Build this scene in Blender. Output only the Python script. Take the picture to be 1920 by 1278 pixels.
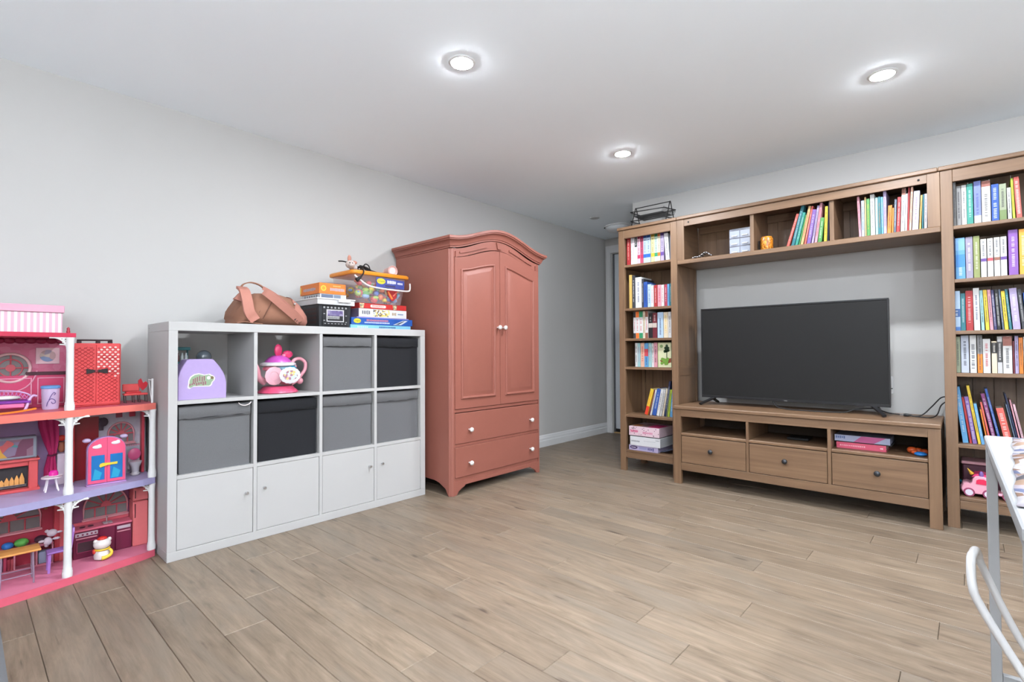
import bpy, bmesh, math, random
from mathutils import Matrix, Vector
R_ = random.Random(7)
for o in list(bpy.data.objects): bpy.data.objects.remove(o)
SC = bpy.context.scene
COL = SC.collection
PI = math.pi

# ------------------------------------------------------------------ camera, world, exposure
CAM = (3.2244, 0.0, 0.9696)
YAW, PITCH, ROLL, FPX = 0.7377, 0.0210, -0.0054, 942.03
cd = bpy.data.cameras.new('camera'); cam = bpy.data.objects.new('camera', cd); COL.objects.link(cam)
cd.sensor_width = 36.0; cd.lens = 36.0 * FPX / 1920.0; cd.clip_start = 0.02; cd.clip_end = 60
_F = Vector((-math.sin(YAW), math.cos(YAW), 0)); _R = Vector((math.cos(YAW), math.sin(YAW), 0)); _U = Vector((0, 0, 1))
_F, _U = _F * math.cos(PITCH) + _U * math.sin(PITCH), _U * math.cos(PITCH) - _F * math.sin(PITCH)
_R, _U = _R * math.cos(ROLL) + _U * math.sin(ROLL), _U * math.cos(ROLL) - _R * math.sin(ROLL)
M = Matrix((( _R.x, _U.x, -_F.x, CAM[0]), (_R.y, _U.y, -_F.y, CAM[1]), (_R.z, _U.z, -_F.z, CAM[2]), (0, 0, 0, 1)))
cam.matrix_world = M
SC.camera = cam
SKY = 0.5
W = bpy.data.worlds.new('world'); SC.world = W; W.use_nodes = True
W.node_tree.nodes['Background'].inputs[0].default_value = (0.9, 0.95, 1.0, 1)
W.node_tree.nodes['Background'].inputs[1].default_value = SKY
vs = SC.view_settings
vs.view_transform = 'Standard'; vs.look = 'None'; vs.gamma = 1.0; vs.use_curve_mapping = False
vs.exposure = 0.02
LAMP = 1300.0            # strength of the round ceiling lamps
FILL_GLOBE = 32.0           # strength of the added fill globe behind the camera
FILL_UPLIGHT = 2150.0        # strength of the added fill uplighter behind the camera

# ------------------------------------------------------------------ materials (all node based)
OBJ = 0.87             # paint and print tones of the small things, as a share of their seen tone
def lin(c):
    def f(v):
        v /= 255.0
        return v / 12.92 if v <= 0.04045 else ((v + 0.055) / 1.055) ** 2.4
    return (f(c[0]), f(c[1]), f(c[2]), 1.0)
MATS = {}
def newmat(name):
    m = bpy.data.materials.new(name); m.use_nodes = True
    return m, m.node_tree.nodes, m.node_tree.links, m.node_tree.nodes['Principled BSDF']
def P(name, c, rough=0.5, amt=0.05, scale=30.0, bump=0.0, metal=0.0, spec=0.5, alpha=1.0, trans=0.0, coat=0.0, ior=1.45, sheen=0.0, stretch=(1, 1, 1)):
    """plain surface with a faint procedural mottling of its colour and optional relief"""
    if name in MATS: return MATS[name]
    m, N, L, b = newmat(name)
    tc = N.new('ShaderNodeTexCoord'); mp = N.new('ShaderNodeMapping'); mp.inputs['Scale'].default_value = stretch
    nz = N.new('ShaderNodeTexNoise'); nz.inputs['Scale'].default_value = scale; nz.inputs['Detail'].default_value = 3
    L.new(tc.outputs['Object'], mp.inputs['Vector']); L.new(mp.outputs['Vector'], nz.inputs['Vector'])
    mix = N.new('ShaderNodeMix'); mix.data_type = 'RGBA'
    col = lin(c)
    mix.inputs['A'].default_value = tuple(max(0, v * (1 - amt)) for v in col[:3]) + (1,)
    mix.inputs['B'].default_value = tuple(min(1, v * (1 + amt)) for v in col[:3]) + (1,)
    L.new(nz.outputs['Fac'], mix.inputs['Factor']); L.new(mix.outputs['Result'], b.inputs['Base Color'])
    b.inputs['Roughness'].default_value = rough; b.inputs['Metallic'].default_value = metal
    b.inputs['Specular IOR Level'].default_value = spec; b.inputs['IOR'].default_value = ior
    b.inputs['Transmission Weight'].default_value = trans; b.inputs['Alpha'].default_value = alpha
    b.inputs['Coat Weight'].default_value = coat; b.inputs['Sheen Weight'].default_value = sheen
    if bump:
        bp = N.new('ShaderNodeBump'); bp.inputs['Strength'].default_value = bump; bp.inputs['Distance'].default_value = 0.002
        L.new(nz.outputs['Fac'], bp.inputs['Height']); L.new(bp.outputs['Normal'], b.inputs['Normal'])
    MATS[name] = m
    return m
def ramp(N, stops):
    r = N.new('ShaderNodeValToRGB'); e = r.color_ramp.elements
    while len(e) < len(stops): e.new(0.5)
    for el, (p, c) in zip(e, stops): el.position = p; el.color = c
    return r
def wood(name, dark, light, axis, rough=0.45, fine=60.0, rnd=False):
    """stained pine: grain stretched along one axis, faint broad figure, fine pores in relief"""
    m, N, L, b = newmat(name)
    tc = N.new('ShaderNodeTexCoord'); mp = N.new('ShaderNodeMapping')
    s = [fine, fine, fine]; s[axis] = fine * 0.025; mp.inputs['Scale'].default_value = s
    L.new(tc.outputs['Object'], mp.inputs['Vector'])
    n1 = N.new('ShaderNodeTexNoise'); n1.inputs['Scale'].default_value = 1.0; n1.inputs['Detail'].default_value = 6; n1.inputs['Roughness'].default_value = 0.65
    L.new(mp.outputs['Vector'], n1.inputs['Vector'])
    mp2 = N.new('ShaderNodeMapping'); s2 = [14.0, 14.0, 14.0]; s2[axis] = 1.1; mp2.inputs['Scale'].default_value = s2
    L.new(tc.outputs['Object'], mp2.inputs['Vector'])
    n2 = N.new('ShaderNodeTexNoise'); n2.inputs['Scale'].default_value = 1.0; n2.inputs['Detail'].default_value = 4; n2.inputs['Distortion'].default_value = 1.2
    L.new(mp2.outputs['Vector'], n2.inputs['Vector'])
    ad = N.new('ShaderNodeMath'); ad.operation = 'MULTIPLY_ADD'; ad.inputs[1].default_value = 0.55; 
    L.new(n1.outputs['Fac'], ad.inputs[0])
    ml = N.new('ShaderNodeMath'); ml.operation = 'MULTIPLY'; ml.inputs[1].default_value = 0.45; L.new(n2.outputs['Fac'], ml.inputs[0]); L.new(ml.outputs[0], ad.inputs[2])
    r = ramp(N, [(0.30, lin(dark)), (0.70, lin(light))]); L.new(ad.outputs[0], r.inputs['Fac'])
    L.new(r.outputs['Color'], b.inputs['Base Color']); b.inputs['Roughness'].default_value = rough
    bp = N.new('ShaderNodeBump'); bp.inputs['Strength'].default_value = 0.12; bp.inputs['Distance'].default_value = 0.001
    L.new(n1.outputs['Fac'], bp.inputs['Height']); L.new(bp.outputs['Normal'], b.inputs['Normal'])
    MATS[name] = m
    return m
def floor_wood(name):
    m, N, L, b = newmat(name)
    tc = N.new('ShaderNodeTexCoord'); oi = N.new('ShaderNodeObjectInfo')
    off = N.new('ShaderNodeMath'); off.operation = 'MULTIPLY'; off.inputs[1].default_value = 211.0; L.new(oi.outputs['Random'], off.inputs[0])
    cx = N.new('ShaderNodeCombineXYZ'); L.new(off.outputs[0], cx.inputs[0]); L.new(off.outputs[0], cx.inputs[1]); L.new(off.outputs[0], cx.inputs[2])
    def noise(sc, detail, dist, rough=0.6):
        mp = N.new('ShaderNodeMapping'); mp.inputs['Scale'].default_value = sc
        L.new(tc.outputs['Object'], mp.inputs['Vector']); L.new(cx.outputs[0], mp.inputs['Location'])
        n = N.new('ShaderNodeTexNoise'); n.inputs['Scale'].default_value = 1.0; n.inputs['Detail'].default_value = detail
        n.inputs['Distortion'].default_value = dist; n.inputs['Roughness'].default_value = rough
        L.new(mp.outputs['Vector'], n.inputs['Vector']); return n
    fine = noise((7.0, 150.0, 5.0), 6, 0.5, 0.7); fig = noise((1.9, 11.0, 2.0), 6, 2.6, 0.62); patch = noise((1.6, 6.0, 1.0), 3, 0.8); streak = noise((3.0, 42.0, 3.0), 4, 0.9)
    def mul(sock, k, add=None):
        x = N.new('ShaderNodeMath'); x.operation = 'MULTIPLY_ADD'; x.inputs[1].default_value = k; L.new(sock, x.inputs[0])
        if add is None: x.inputs[2].default_value = 0
        else: L.new(add, x.inputs[2])
        return x.outputs[0]
    wmp = N.new('ShaderNodeMapping'); wmp.inputs['Scale'].default_value = (0.9, 9.0, 1.0); L.new(tc.outputs['Object'], wmp.inputs['Vector']); L.new(cx.outputs[0], wmp.inputs['Location'])
    wv = N.new('ShaderNodeTexWave'); wv.wave_type = 'BANDS'; wv.bands_direction = 'Y'; wv.inputs['Scale'].default_value = 0.9; wv.inputs['Distortion'].default_value = 7.0; wv.inputs['Detail'].default_value = 3.0; wv.inputs['Detail Scale'].default_value = 0.7
    L.new(wmp.outputs['Vector'], wv.inputs['Vector'])
    s = mul(fine.outputs['Fac'], 0.27); s = mul(fig.outputs['Fac'], 0.46, s); s = mul(streak.outputs['Fac'], 0.24, s); s = mul(wv.outputs['Fac'], 0.03, s)
    r = ramp(N, [(0.30, lin((64, 53, 43))), (0.43, lin((105, 91, 76))), (0.56, lin((123, 108, 92))), (0.70, lin((140, 125, 108)))])
    L.new(s, r.inputs['Fac'])
    # greyish weathered patches
    gr = ramp(N, [(0.48, (0, 0, 0, 1)), (0.68, (1, 1, 1, 1))]); L.new(patch.outputs['Fac'], gr.inputs['Fac'])
    mg = N.new('ShaderNodeMath'); mg.operation = 'MULTIPLY'; mg.inputs[1].default_value = 0.55; L.new(gr.outputs['Color'], mg.inputs[0])
    mx = N.new('ShaderNodeMix'); mx.data_type = 'RGBA'; L.new(mg.outputs[0], mx.inputs['Factor']); L.new(r.outputs['Color'], mx.inputs['A'])
    mx.inputs['B'].default_value = lin((110, 101, 90))
    # knots and short dark checks
    mpk = N.new('ShaderNodeMapping'); mpk.inputs['Scale'].default_value = (2.4, 7.5, 1.0); L.new(tc.outputs['Object'], mpk.inputs['Vector']); L.new(cx.outputs[0], mpk.inputs['Location'])
    dk = N.new('ShaderNodeTexNoise'); dk.inputs['Scale'].default_value = 4.0; L.new(mpk.outputs['Vector'], dk.inputs['Vector'])
    vm = N.new('ShaderNodeVectorMath'); vm.operation = 'MULTIPLY_ADD'; vm.inputs[1].default_value = (0.28, 0.28, 0.0); L.new(dk.outputs['Color'], vm.inputs[0]); L.new(mpk.outputs['Vector'], vm.inputs[2])
    vo = N.new('ShaderNodeTexVoronoi'); vo.voronoi_dimensions = '2D'; vo.inputs['Scale'].default_value = 0.9; L.new(vm.outputs[0], vo.inputs['Vector'])
    kr = ramp(N, [(0.03, (1, 1, 1, 1)), (0.12, (0, 0, 0, 1))]); L.new(vo.outputs['Distance'], kr.inputs['Fac'])
    kf = N.new('ShaderNodeMath'); kf.operation = 'MULTIPLY'; L.new(kr.outputs['Color'], kf.inputs[0])
    fr = ramp(N, [(0.45, (0, 0, 0, 1)), (0.6, (1, 1, 1, 1))]); L.new(streak.outputs['Fac'], fr.inputs['Fac']); L.new(fr.outputs['Color'], kf.inputs[1])
    mk = N.new('ShaderNodeMix'); mk.data_type = 'RGBA'; L.new(kf.outputs[0], mk.inputs['Factor']); L.new(mx.outputs['Result'], mk.inputs['A'])
    mk.inputs['B'].default_value = lin((74, 62, 52))
    # tone of the whole plank
    hs = N.new('ShaderNodeHueSaturation'); L.new(mk.outputs['Result'], hs.inputs['Color'])
    vr = N.new('ShaderNodeMapRange'); vr.inputs['To Min'].default_value = 0.9; vr.inputs['To Max'].default_value = 1.08; L.new(oi.outputs['Random'], vr.inputs['Value']); L.new(vr.outputs[0], hs.inputs['Value'])
    L.new(hs.outputs['Color'], b.inputs['Base Color'])
    b.inputs['Roughness'].default_value = 0.42; b.inputs['Specular IOR Level'].default_value = 0.4
    bp = N.new('ShaderNodeBump'); bp.inputs['Strength'].default_value = 0.18; bp.inputs['Distance'].default_value = 0.001
    L.new(fine.outputs['Fac'], bp.inputs['Height']); L.new(bp.outputs['Normal'], b.inputs['Normal'])
    MATS[name] = m
    return m
def emit(name, c, strength):
    m, N, L, b = newmat(name)
    nz = N.new('ShaderNodeTexNoise'); nz.inputs['Scale'].default_value = 4.0
    b.inputs['Base Color'].default_value = lin((250, 250, 250)); b.inputs['Emission Color'].default_value = lin(c); b.inputs['Emission Strength'].default_value = strength
    MATS[name] = m
    return m
def stripes(name, c1, c2, axis, freq, rough=0.6):
    """flat printed stripes across one axis"""
    m, N, L, b = newmat(name)
    tc = N.new('ShaderNodeTexCoord'); sp = N.new('ShaderNodeSeparateXYZ'); L.new(tc.outputs['Object'], sp.inputs[0])
    mu = N.new('ShaderNodeMath'); mu.operation = 'MULTIPLY'; mu.inputs[1].default_value = freq; L.new(sp.outputs[axis], mu.inputs[0])
    fr = N.new('ShaderNodeMath'); fr.operation = 'FRACT'; L.new(mu.outputs[0], fr.inputs[0])
    gt = N.new('ShaderNodeMath'); gt.operation = 'GREATER_THAN'; gt.inputs[1].default_value = 0.5; L.new(fr.outputs[0], gt.inputs[0])
    mx = N.new('ShaderNodeMix'); mx.data_type = 'RGBA'; mx.inputs['A'].default_value = lin(tuple(v * OBJ for v in c1)); mx.inputs['B'].default_value = lin(tuple(v * OBJ for v in c2))
    L.new(gt.outputs[0], mx.inputs['Factor']); L.new(mx.outputs['Result'], b.inputs['Base Color']); b.inputs['Roughness'].default_value = rough
    MATS[name] = m
    return m
def print_mix(name, cols, scale=40.0, rough=0.5, detail=0.0):
    """printed picture seen from afar: patches of several colours"""
    m, N, L, b = newmat(name)
    tc = N.new('ShaderNodeTexCoord'); v = N.new('ShaderNodeTexVoronoi'); v.inputs['Scale'].default_value = scale; L.new(tc.outputs['Object'], v.inputs['Vector'])
    sp = N.new('ShaderNodeSeparateColor'); L.new(v.outputs['Color'], sp.inputs[0])
    k = len(cols); r = ramp(N, [(i / k, lin(tuple(v * OBJ for v in c))) for i, c in enumerate(cols)]); r.color_ramp.interpolation = 'CONSTANT'
    L.new(sp.outputs[0], r.inputs['Fac']); L.new(r.outputs['Color'], b.inputs['Base Color']); b.inputs['Roughness'].default_value = rough
    MATS[name] = m
    return m

# ------------------------------------------------------------------ mesh building
ORI = {}
class MB:
    def __init__(s): s.v = []; s.f = []
    def add(s, vs, fs):
        n = len(s.v); s.v += [tuple(p) for p in vs]; s.f += [tuple(i + n for i in f) for f in fs]; return s
    def box(s, x0, x1, y0, y1, z0, z1, c=0.0, M=None):
        if x0 > x1: x0, x1 = x1, x0
        if y0 > y1: y0, y1 = y1, y0
        if z0 > z1: z0, z1 = z1, z0
        c = min(c, (x1 - x0) * .49, (y1 - y0) * .49, (z1 - z0) * .49)
        if c <= 0:
            vs = [(x, y, z) for x in (x0, x1) for y in (y0, y1) for z in (z0, z1)]
            fs = [(0, 1, 3, 2), (4, 6, 7, 5), (0, 4, 5, 1), (2, 3, 7, 6), (0, 2, 6, 4), (1, 5, 7, 3)]
        else:
            X = (x0, x1); Y = (y0, y1); Z = (z0, z1); vs = []; idx = {}
            for i in (0, 1):
                for j in (0, 1):
                    for k in (0, 1):
                        sx = c if i == 0 else -c; sy = c if j == 0 else -c; sz = c if k == 0 else -c
                        for a, p in enumerate(((X[i], Y[j] + sy, Z[k] + sz), (X[i] + sx, Y[j], Z[k] + sz), (X[i] + sx, Y[j] + sy, Z[k]))):
                            idx[(i, j, k, a)] = len(vs); vs.append(p)
            g = lambda i, j, k, a: idx[(i, j, k, a)]
            fs = []
            for i in (0, 1):
                q = [g(i, 0, 0, 0), g(i, 1, 0, 0), g(i, 1, 1, 0), g(i, 0, 1, 0)]; fs.append(q if i else q[::-1])
                q = [g(0, i, 0, 1), g(0, i, 1, 1), g(1, i, 1, 1), g(1, i, 0, 1)]; fs.append(q if i else q[::-1])
                q = [g(0, 0, i, 2), g(1, 0, i, 2), g(1, 1, i, 2), g(0, 1, i, 2)]; fs.append(q if i else q[::-1])
            for a in (0, 1):
                for b_ in (0, 1):
                    q = [g(a, b_, 0, 0), g(a, b_, 1, 0), g(a, b_, 1, 1), g(a, b_, 0, 1)]; fs.append(q if (a == b_) else q[::-1])
                    q = [g(a, 0, b_, 0), g(a, 0, b_, 2), g(a, 1, b_, 2), g(a, 1, b_, 0)]; fs.append(q if (a != b_) else q[::-1])
                    q = [g(0, a, b_, 1), g(0, a, b_, 2), g(1, a, b_, 2), g(1, a, b_, 1)]; fs.append(q if (a == b_) else q[::-1])
            for i in (0, 1):
                for j in (0, 1):
                    for k in (0, 1):
                        q = [g(i, j, k, 0), g(i, j, k, 1), g(i, j, k, 2)]; fs.append(q if (i + j + k) % 2 else q[::-1])
        if M is not None: vs = [tuple(M @ Vector(p)) for p in vs]
        return s.add(vs, fs)
    def prism(s, pts, plane, a, b):
        """closed outline pts (2D) in plane 'xy','xz','yz', thickness from a to b along the third axis"""
        n = len(pts)
        def p3(p, h): return {'xy': (p[0], p[1], h), 'xz': (p[0], h, p[1]), 'yz': (h, p[0], p[1])}[plane]
        vs = [p3(p, a) for p in pts] + [p3(p, b) for p in pts]
        fs = [tuple(range(n))[::-1], tuple(range(n, 2 * n))] + [(i, (i + 1) % n, n + (i + 1) % n, n + i) for i in range(n)]
        return s.add(vs, fs)
    def tube(s, path, r, n=8, closed=False, flat=1.0, taper=None):
        pts = [Vector(p) for p in path]; m = len(pts); vs = []; up = None
        for i, p in enumerate(pts):
            if closed: t = pts[(i + 1) % m] - pts[i - 1]
            else: t = pts[min(i + 1, m - 1)] - pts[max(i - 1, 0)]
            t.normalize()
            if up is None:
                up = Vector((0, 0, 1)) if abs(t.z) < 0.9 else Vector((1, 0, 0))
            u = (up - t * up.dot(t));
            if u.length < 1e-6: u = t.orthogonal()
            u.normalize(); up = u; w = t.cross(u)
            rr = r if taper is None else r * taper[i]
            for k in range(n):
                a = 2 * PI * k / n; vs.append(p + u * (math.cos(a) * rr * flat) + w * (math.sin(a) * rr))
        fs = []
        for i in range(m if closed else m - 1):
            for k in range(n):
                a = i * n + k; b = i * n + (k + 1) % n; j = ((i + 1) % m) * n
                fs.append((a, j + k, j + (k + 1) % n, b))
        if not closed: fs.append(tuple(range(n))); fs.append(tuple(range((m - 1) * n, m * n))[::-1])
        return s.add(vs, fs)
    def ribbon(s, path, w, t, wdir):
        """flat strap: rectangle section, width along wdir"""
        pts = [Vector(p) for p in path]; m = len(pts); wd = Vector(wdir).normalized(); vs = []
        for i, p in enumerate(pts):
            tg = (pts[min(i + 1, m - 1)] - pts[max(i - 1, 0)]).normalized()
            ww = (wd - tg * wd.dot(tg)).normalized(); nn = tg.cross(ww)
            for a, b in ((-1, -1), (1, -1), (1, 1), (-1, 1)): vs.append(p + ww * (a * w / 2) + nn * (b * t / 2))
        fs = []
        for i in range(m - 1):
            for k in range(4): fs.append((i * 4 + k, i * 4 + (k + 1) % 4, (i + 1) * 4 + (k + 1) % 4, (i + 1) * 4 + k))
        fs += [(3, 2, 1, 0), tuple((m - 1) * 4 + k for k in range(4))]
        return s.add(vs, fs)
    def lathe(s, prof, c=(0, 0, 0), n=20, axis='z', sx=1.0, sy=1.0, wob=0.0, wn=0):
        """prof: list of (radius, height) from bottom to top, turned about an axis through c"""
        vs = []
        for r, h in prof:
            for k in range(n):
                a = 2 * PI * k / n; rr = r * (1 + wob * math.cos(wn * a)) if wob else r
                p = (rr * math.cos(a) * sx, rr * math.sin(a) * sy, h)
                if axis == 'x': p = (p[2], p[0], p[1])
                elif axis == 'y': p = (p[1], p[2], p[0])
                vs.append((p[0] + c[0], p[1] + c[1], p[2] + c[2]))
        fs = []
        for i in range(len(prof) - 1):
            for k in range(n): fs.append((i * n + k, i * n + (k + 1) % n, (i + 1) * n + (k + 1) % n, (i + 1) * n + k))
        fs.append(tuple(range(n))[::-1]); fs.append(tuple(range((len(prof) - 1) * n, len(prof) * n)))
        return s.add(vs, fs)
    def ball(s, c, r, n=14, m=9):
        rx, ry, rz = r if isinstance(r, tuple) else (r, r, r)
        vs = [(c[0], c[1], c[2] - rz)]
        for i in range(1, m):
            a = -PI / 2 + PI * i / m
            for k in range(n):
                b = 2 * PI * k / n; vs.append((c[0] + rx * math.cos(a) * math.cos(b), c[1] + ry * math.cos(a) * math.sin(b), c[2] + rz * math.sin(a)))
        vs.append((c[0], c[1], c[2] + rz)); fs = []
        for k in range(n): fs.append((0, 1 + (k + 1) % n, 1 + k))
        for i in range(m - 2):
            for k in range(n): a = 1 + i * n + k; b = 1 + i * n + (k + 1) % n; fs.append((a, b, b + n, a + n))
        t = len(vs) - 1; o = 1 + (m - 2) * n
        for k in range(n): fs.append((o + k, o + (k + 1) % n, t))
        return s.add(vs, fs)
    def loft(s, rings, cap=True, closed=True):
        n = len(rings[0]); vs = [p for r in rings for p in r]; fs = []
        for i in range(len(rings) - 1):
            for k in range(n if closed else n - 1): fs.append((i * n + k, i * n + (k + 1) % n, (i + 1) * n + (k + 1) % n, (i + 1) * n + k))
        if cap: fs.append(tuple(range(n))[::-1]); fs.append(tuple(range((len(rings) - 1) * n, len(rings) * n)))
        return s.add(vs, fs)
    def xf(s, M):
        s.v = [tuple(M @ Vector(p)) for p in s.v]; return s
    def mesh(s, name, mat, smooth=None):
        me = bpy.data.meshes.new(name); me.from_pydata(s.v, [], s.f); me.validate()
        bm = bmesh.new(); bm.from_mesh(me); bmesh.ops.recalc_face_normals(bm, faces=bm.faces); bm.to_mesh(me); bm.free()
        if mat is not None: me.materials.append(mat)
        if smooth:
            me.shade_smooth(); me.set_sharp_from_angle(angle=math.radians(smooth))
        return me
    def build(s, name, mat, parent=None, smooth=None, world=True):
        """world=True: the points are room coordinates, shifted to the thing's own origin"""
        if parent is not None and world and parent in ORI:
            o = ORI[parent]; s.v = [(p[0] - o[0], p[1] - o[1], p[2] - o[2]) for p in s.v]
        ob = bpy.data.objects.new(name, s.mesh(name, mat, smooth)); COL.objects.link(ob)
        if parent is not None:
            ob.parent = parent
            if parent in ORI: ORI[ob] = ORI[parent]
        return ob
def tag(o, label=None, cat=None, group=None, kind=None):
    if label: o['label'] = label
    if cat: o['category'] = cat
    if group: o['group'] = group
    if kind: o['kind'] = kind
    return o
def thing(name, label, cat, loc=(0, 0, 0), rotz=0.0, group=None):
    o = bpy.data.objects.new(name, None); COL.objects.link(o); o.location = loc; o.rotation_euler = (0, 0, rotz)
    o.empty_display_size = 0.05; ORI[o] = loc
    return tag(o, label, cat, group)
def copy_tree(o, parent=None):
    c = o.copy(); COL.objects.link(c); c.parent = parent
    for ch in o.children: copy_tree(ch, c)
    return c
def B(name, mat, parent, *dims, c=0.002):
    return MB().box(*dims, c=c).build(name, mat, parent)
def lettering(name, body, size, mat, parent, origin, xdir, ydir, align='CENTER', extrude=0.0004, maxw=None):
    """flat letters as mesh; origin in room coordinates, xdir/ydir reading and up directions"""
    cu = bpy.data.curves.new(name, 'FONT'); cu.body = body; cu.size = size; cu.align_x = align; cu.align_y = 'CENTER'; cu.extrude = extrude; cu.resolution_u = 2
    to = bpy.data.objects.new(name + '_tmp', cu); COL.objects.link(to)
    dg = bpy.context.evaluated_depsgraph_get(); me = bpy.data.meshes.new_from_object(to.evaluated_get(dg)); bpy.data.objects.remove(to); bpy.data.curves.remove(cu)
    X = Vector(xdir).normalized(); Y = Vector(ydir).normalized(); Z = X.cross(Y)
    if maxw:
        w = max(v.co.x for v in me.vertices) - min(v.co.x for v in me.vertices)
        if w > maxw:
            for v in me.vertices: v.co.x *= maxw / w
    o = Vector(origin) - Vector(ORI.get(parent, (0, 0, 0)))
    for v in me.vertices: v.co = o + X * v.co.x + Y * v.co.y + Z * v.co.z
    me.materials.clear(); me.materials.append(mat); me.name = name
    ob = bpy.data.objects.new(name, me); COL.objects.link(ob); ob.parent = parent
    if parent in ORI: ORI[ob] = ORI[parent]
    return ob
def arc(cx, cy, r, a0, a1, n=12, ry=None):
    ry = r if ry is None else ry
    return [(cx + r * math.cos(math.radians(a0 + (a1 - a0) * i / n)), cy + ry * math.sin(math.radians(a0 + (a1 - a0) * i / n))) for i in range(n + 1)]
def smoothpath(pts, sub=6):
    """Catmull-Rom through the points"""
    P_ = [Vector(p) for p in pts]; out = []
    for i in range(len(P_) - 1):
        p0 = P_[max(i - 1, 0)]; p1 = P_[i]; p2 = P_[i + 1]; p3 = P_[min(i + 2, len(P_) - 1)]
        for k in range(sub):
            t = k / sub; out.append(0.5 * ((2 * p1) + (p2 - p0) * t + (2 * p0 - 5 * p1 + 4 * p2 - p3) * t * t + (3 * p1 - p0 - 3 * p2 + p3) * t ** 3))
    out.append(P_[-1]); return out

m_wall = P('wall_paint', (177, 176, 174), 0.75, 0.012, 3.0)
m_ceil = P('ceiling_paint', (240, 248, 254), 0.85, 0.01, 3.0)
m_trim = P('trim_paint', (206, 207, 208), 0.4, 0.01, 5.0)
m_doorp = P('door_paint', (204, 210, 216), 0.4, 0.01, 5.0)
m_plank = floor_wood('laminate_planks')
m_sub = P('underlay', (70, 58, 48), 0.9)
WD, WL = (88, 65, 46), (121, 94, 70)
m_wx = wood('stained_pine_x', WD, WL, 0); m_wy = wood('stained_pine_y', WD, WL, 1); m_wz = wood('stained_pine_z', WD, WL, 2)
m_white = P('white_foil', (168, 167, 166), 0.42, 0.01, 8.0)
m_terra = P('terracotta_paint', (134, 80, 68), 0.5, 0.04, 25.0, bump=0.05)
m_black = P('black_plastic', (24, 24, 26), 0.35, 0.05)
m_blackm = P('black_matte', (22, 22, 23), 0.8, 0.1)
m_chrome = P('brushed_steel', (200, 200, 202), 0.3, 0.03, metal=1.0)
m_porc = P('white_porcelain', (214, 212, 210), 0.15, 0.02, 20, coat=0.5)
m_page = P('book_pages', (190, 183, 168), 0.85, 0.06, 300.0)

# ------------------------------------------------------------------ the room
HC = 2.313; XR = 5.75; YN = -2.7; YT = 4.109; YD = 5.233; XE = 0.982
def struct(name, mb, mat, parent=None, smooth=None):
    o = mb.build(name, mat, parent, smooth)
    if parent is None: o['kind'] = 'structure'
    return o
floor = struct('floor', MB().box(-0.1, XR + .1, YN - .1, YD + .1, -0.12, -0.0095), m_sub)
ceiling = struct('ceiling', MB().box(-0.1, XR + .1, YN - .1, YD + .1, HC, HC + .1), m_ceil)
wall_left = struct('wall_left', MB().box(-0.1, 0, YN - .1, YD + .1, -0.0094, HC), m_wall)
wall_back = struct('wall_back', MB().box(XE, XR, YT, YT + .12, -0.0094, HC).box(XE, XE + .12, YT + .12, YD, -0.0094, HC), m_wall)
# far wall of the passage, with the door opening
DX0, DX1, DZ = 0.092, 0.86, 2.13
wall_far = struct('wall_far', MB().box(0, DX0, YD, YD + .1, -0.0094, HC).box(DX1, XE, YD, YD + .1, -0.0094, HC).box(DX0, DX1, YD, YD + .1, DZ, HC), m_wall)
wall_right = struct('wall_right', MB().box(XR, XR + .1, YN - .1, YD + .1, -0.0094, HC), m_wall)
wall_front = struct('wall_front', MB().box(0, XR, YN - .1, YN, -0.0094, HC), m_wall)

# baseboards: stepped profile, height 0.118
def baseboard(name, segs):
    mb = MB()
    prof = [(0, 0), (.016, 0), (.016, .062), (.0125, .066), (.0125, .088), (.009, .094), (.0055, .112), (0, .118)]
    for (ax, ay), (bx, by), (nx, ny) in segs:
        rings = [[(px + nx * o, py + ny * o, h) for o, h in prof] for px, py in ((ax, ay), (bx, by))]
        mb.loft(rings)
    return struct(name, mb, m_trim)
baseboard('baseboard_left', [((0, YN), (0, YD), (1, 0))])
baseboard('baseboard_back', [((XE + .02, YT), (XR, YT), (0, -1)), ((XE, YT), (XE, YD), (-1, 0))])
# door with casing
trim = struct('trim_1', MB().prism([(.012, -.009), (.08, -.009), (.08, 2.138), (.012, 2.225)], 'xz', YD - .018, YD).prism([(.012, 2.225), (.08, 2.138), (.87, 2.138), (.94, 2.225)], 'xz', YD - .018, YD).prism([(.87, -.009), (.94, -.009), (.94, 2.225), (.87, 2.138)], 'xz', YD - .018, YD)
       .box(.02, .03, YD - .023, YD - .018, 0, 2.2).box(.062, .07, YD - .022, YD - .018, 0, 2.15), m_trim)
door = bpy.data.objects.new('door_1', None); COL.objects.link(door); door.location = (DX0, YD, 0); ORI[door] = (DX0, YD, 0); door['kind'] = 'structure'
MB().box(DX0 + .012, DX1 - .004, YD + .03, YD + .07, .05, DZ - .006, c=.002).build('door_leaf', m_doorp, door)
for (a, b, c0, c1) in ((DX0 + .06, .46, 1.2, 2.0), (.52, .80, 1.2, 2.0), (DX0 + .06, .46, .25, 1.05), (.52, .80, .25, 1.05)):
    MB().box(a, b, YD + .024, YD + .03, c0, c1, c=.005).build('door_panel', m_doorp, door)
MB().box(DX0 + .012, DX1 - .004, YD + .034, YD + .066, .004, .05, c=.002).build('under_door_shade', m_blackm, door)  # black strip painted in for the shade of the gap under the leaf
MB().box(DX0 + .001, DX1 - .001, YD + .002, YD + .098, -.008, .012, c=.003).build('threshold', P('brass_threshold', (186, 156, 110), .4), door)
MB().box(DX0, DX0 + .011, YD + .012, YD + .098, -.008, DZ - .001).box(DX0 + .011, DX1, YD + .012, YD + .03, DZ - .0055, DZ - .001).build('door_gap_shade', P('door_gap', (96, 98, 102), .7), door)  # grey strips coloured as the shaded gap between leaf and casing

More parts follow.
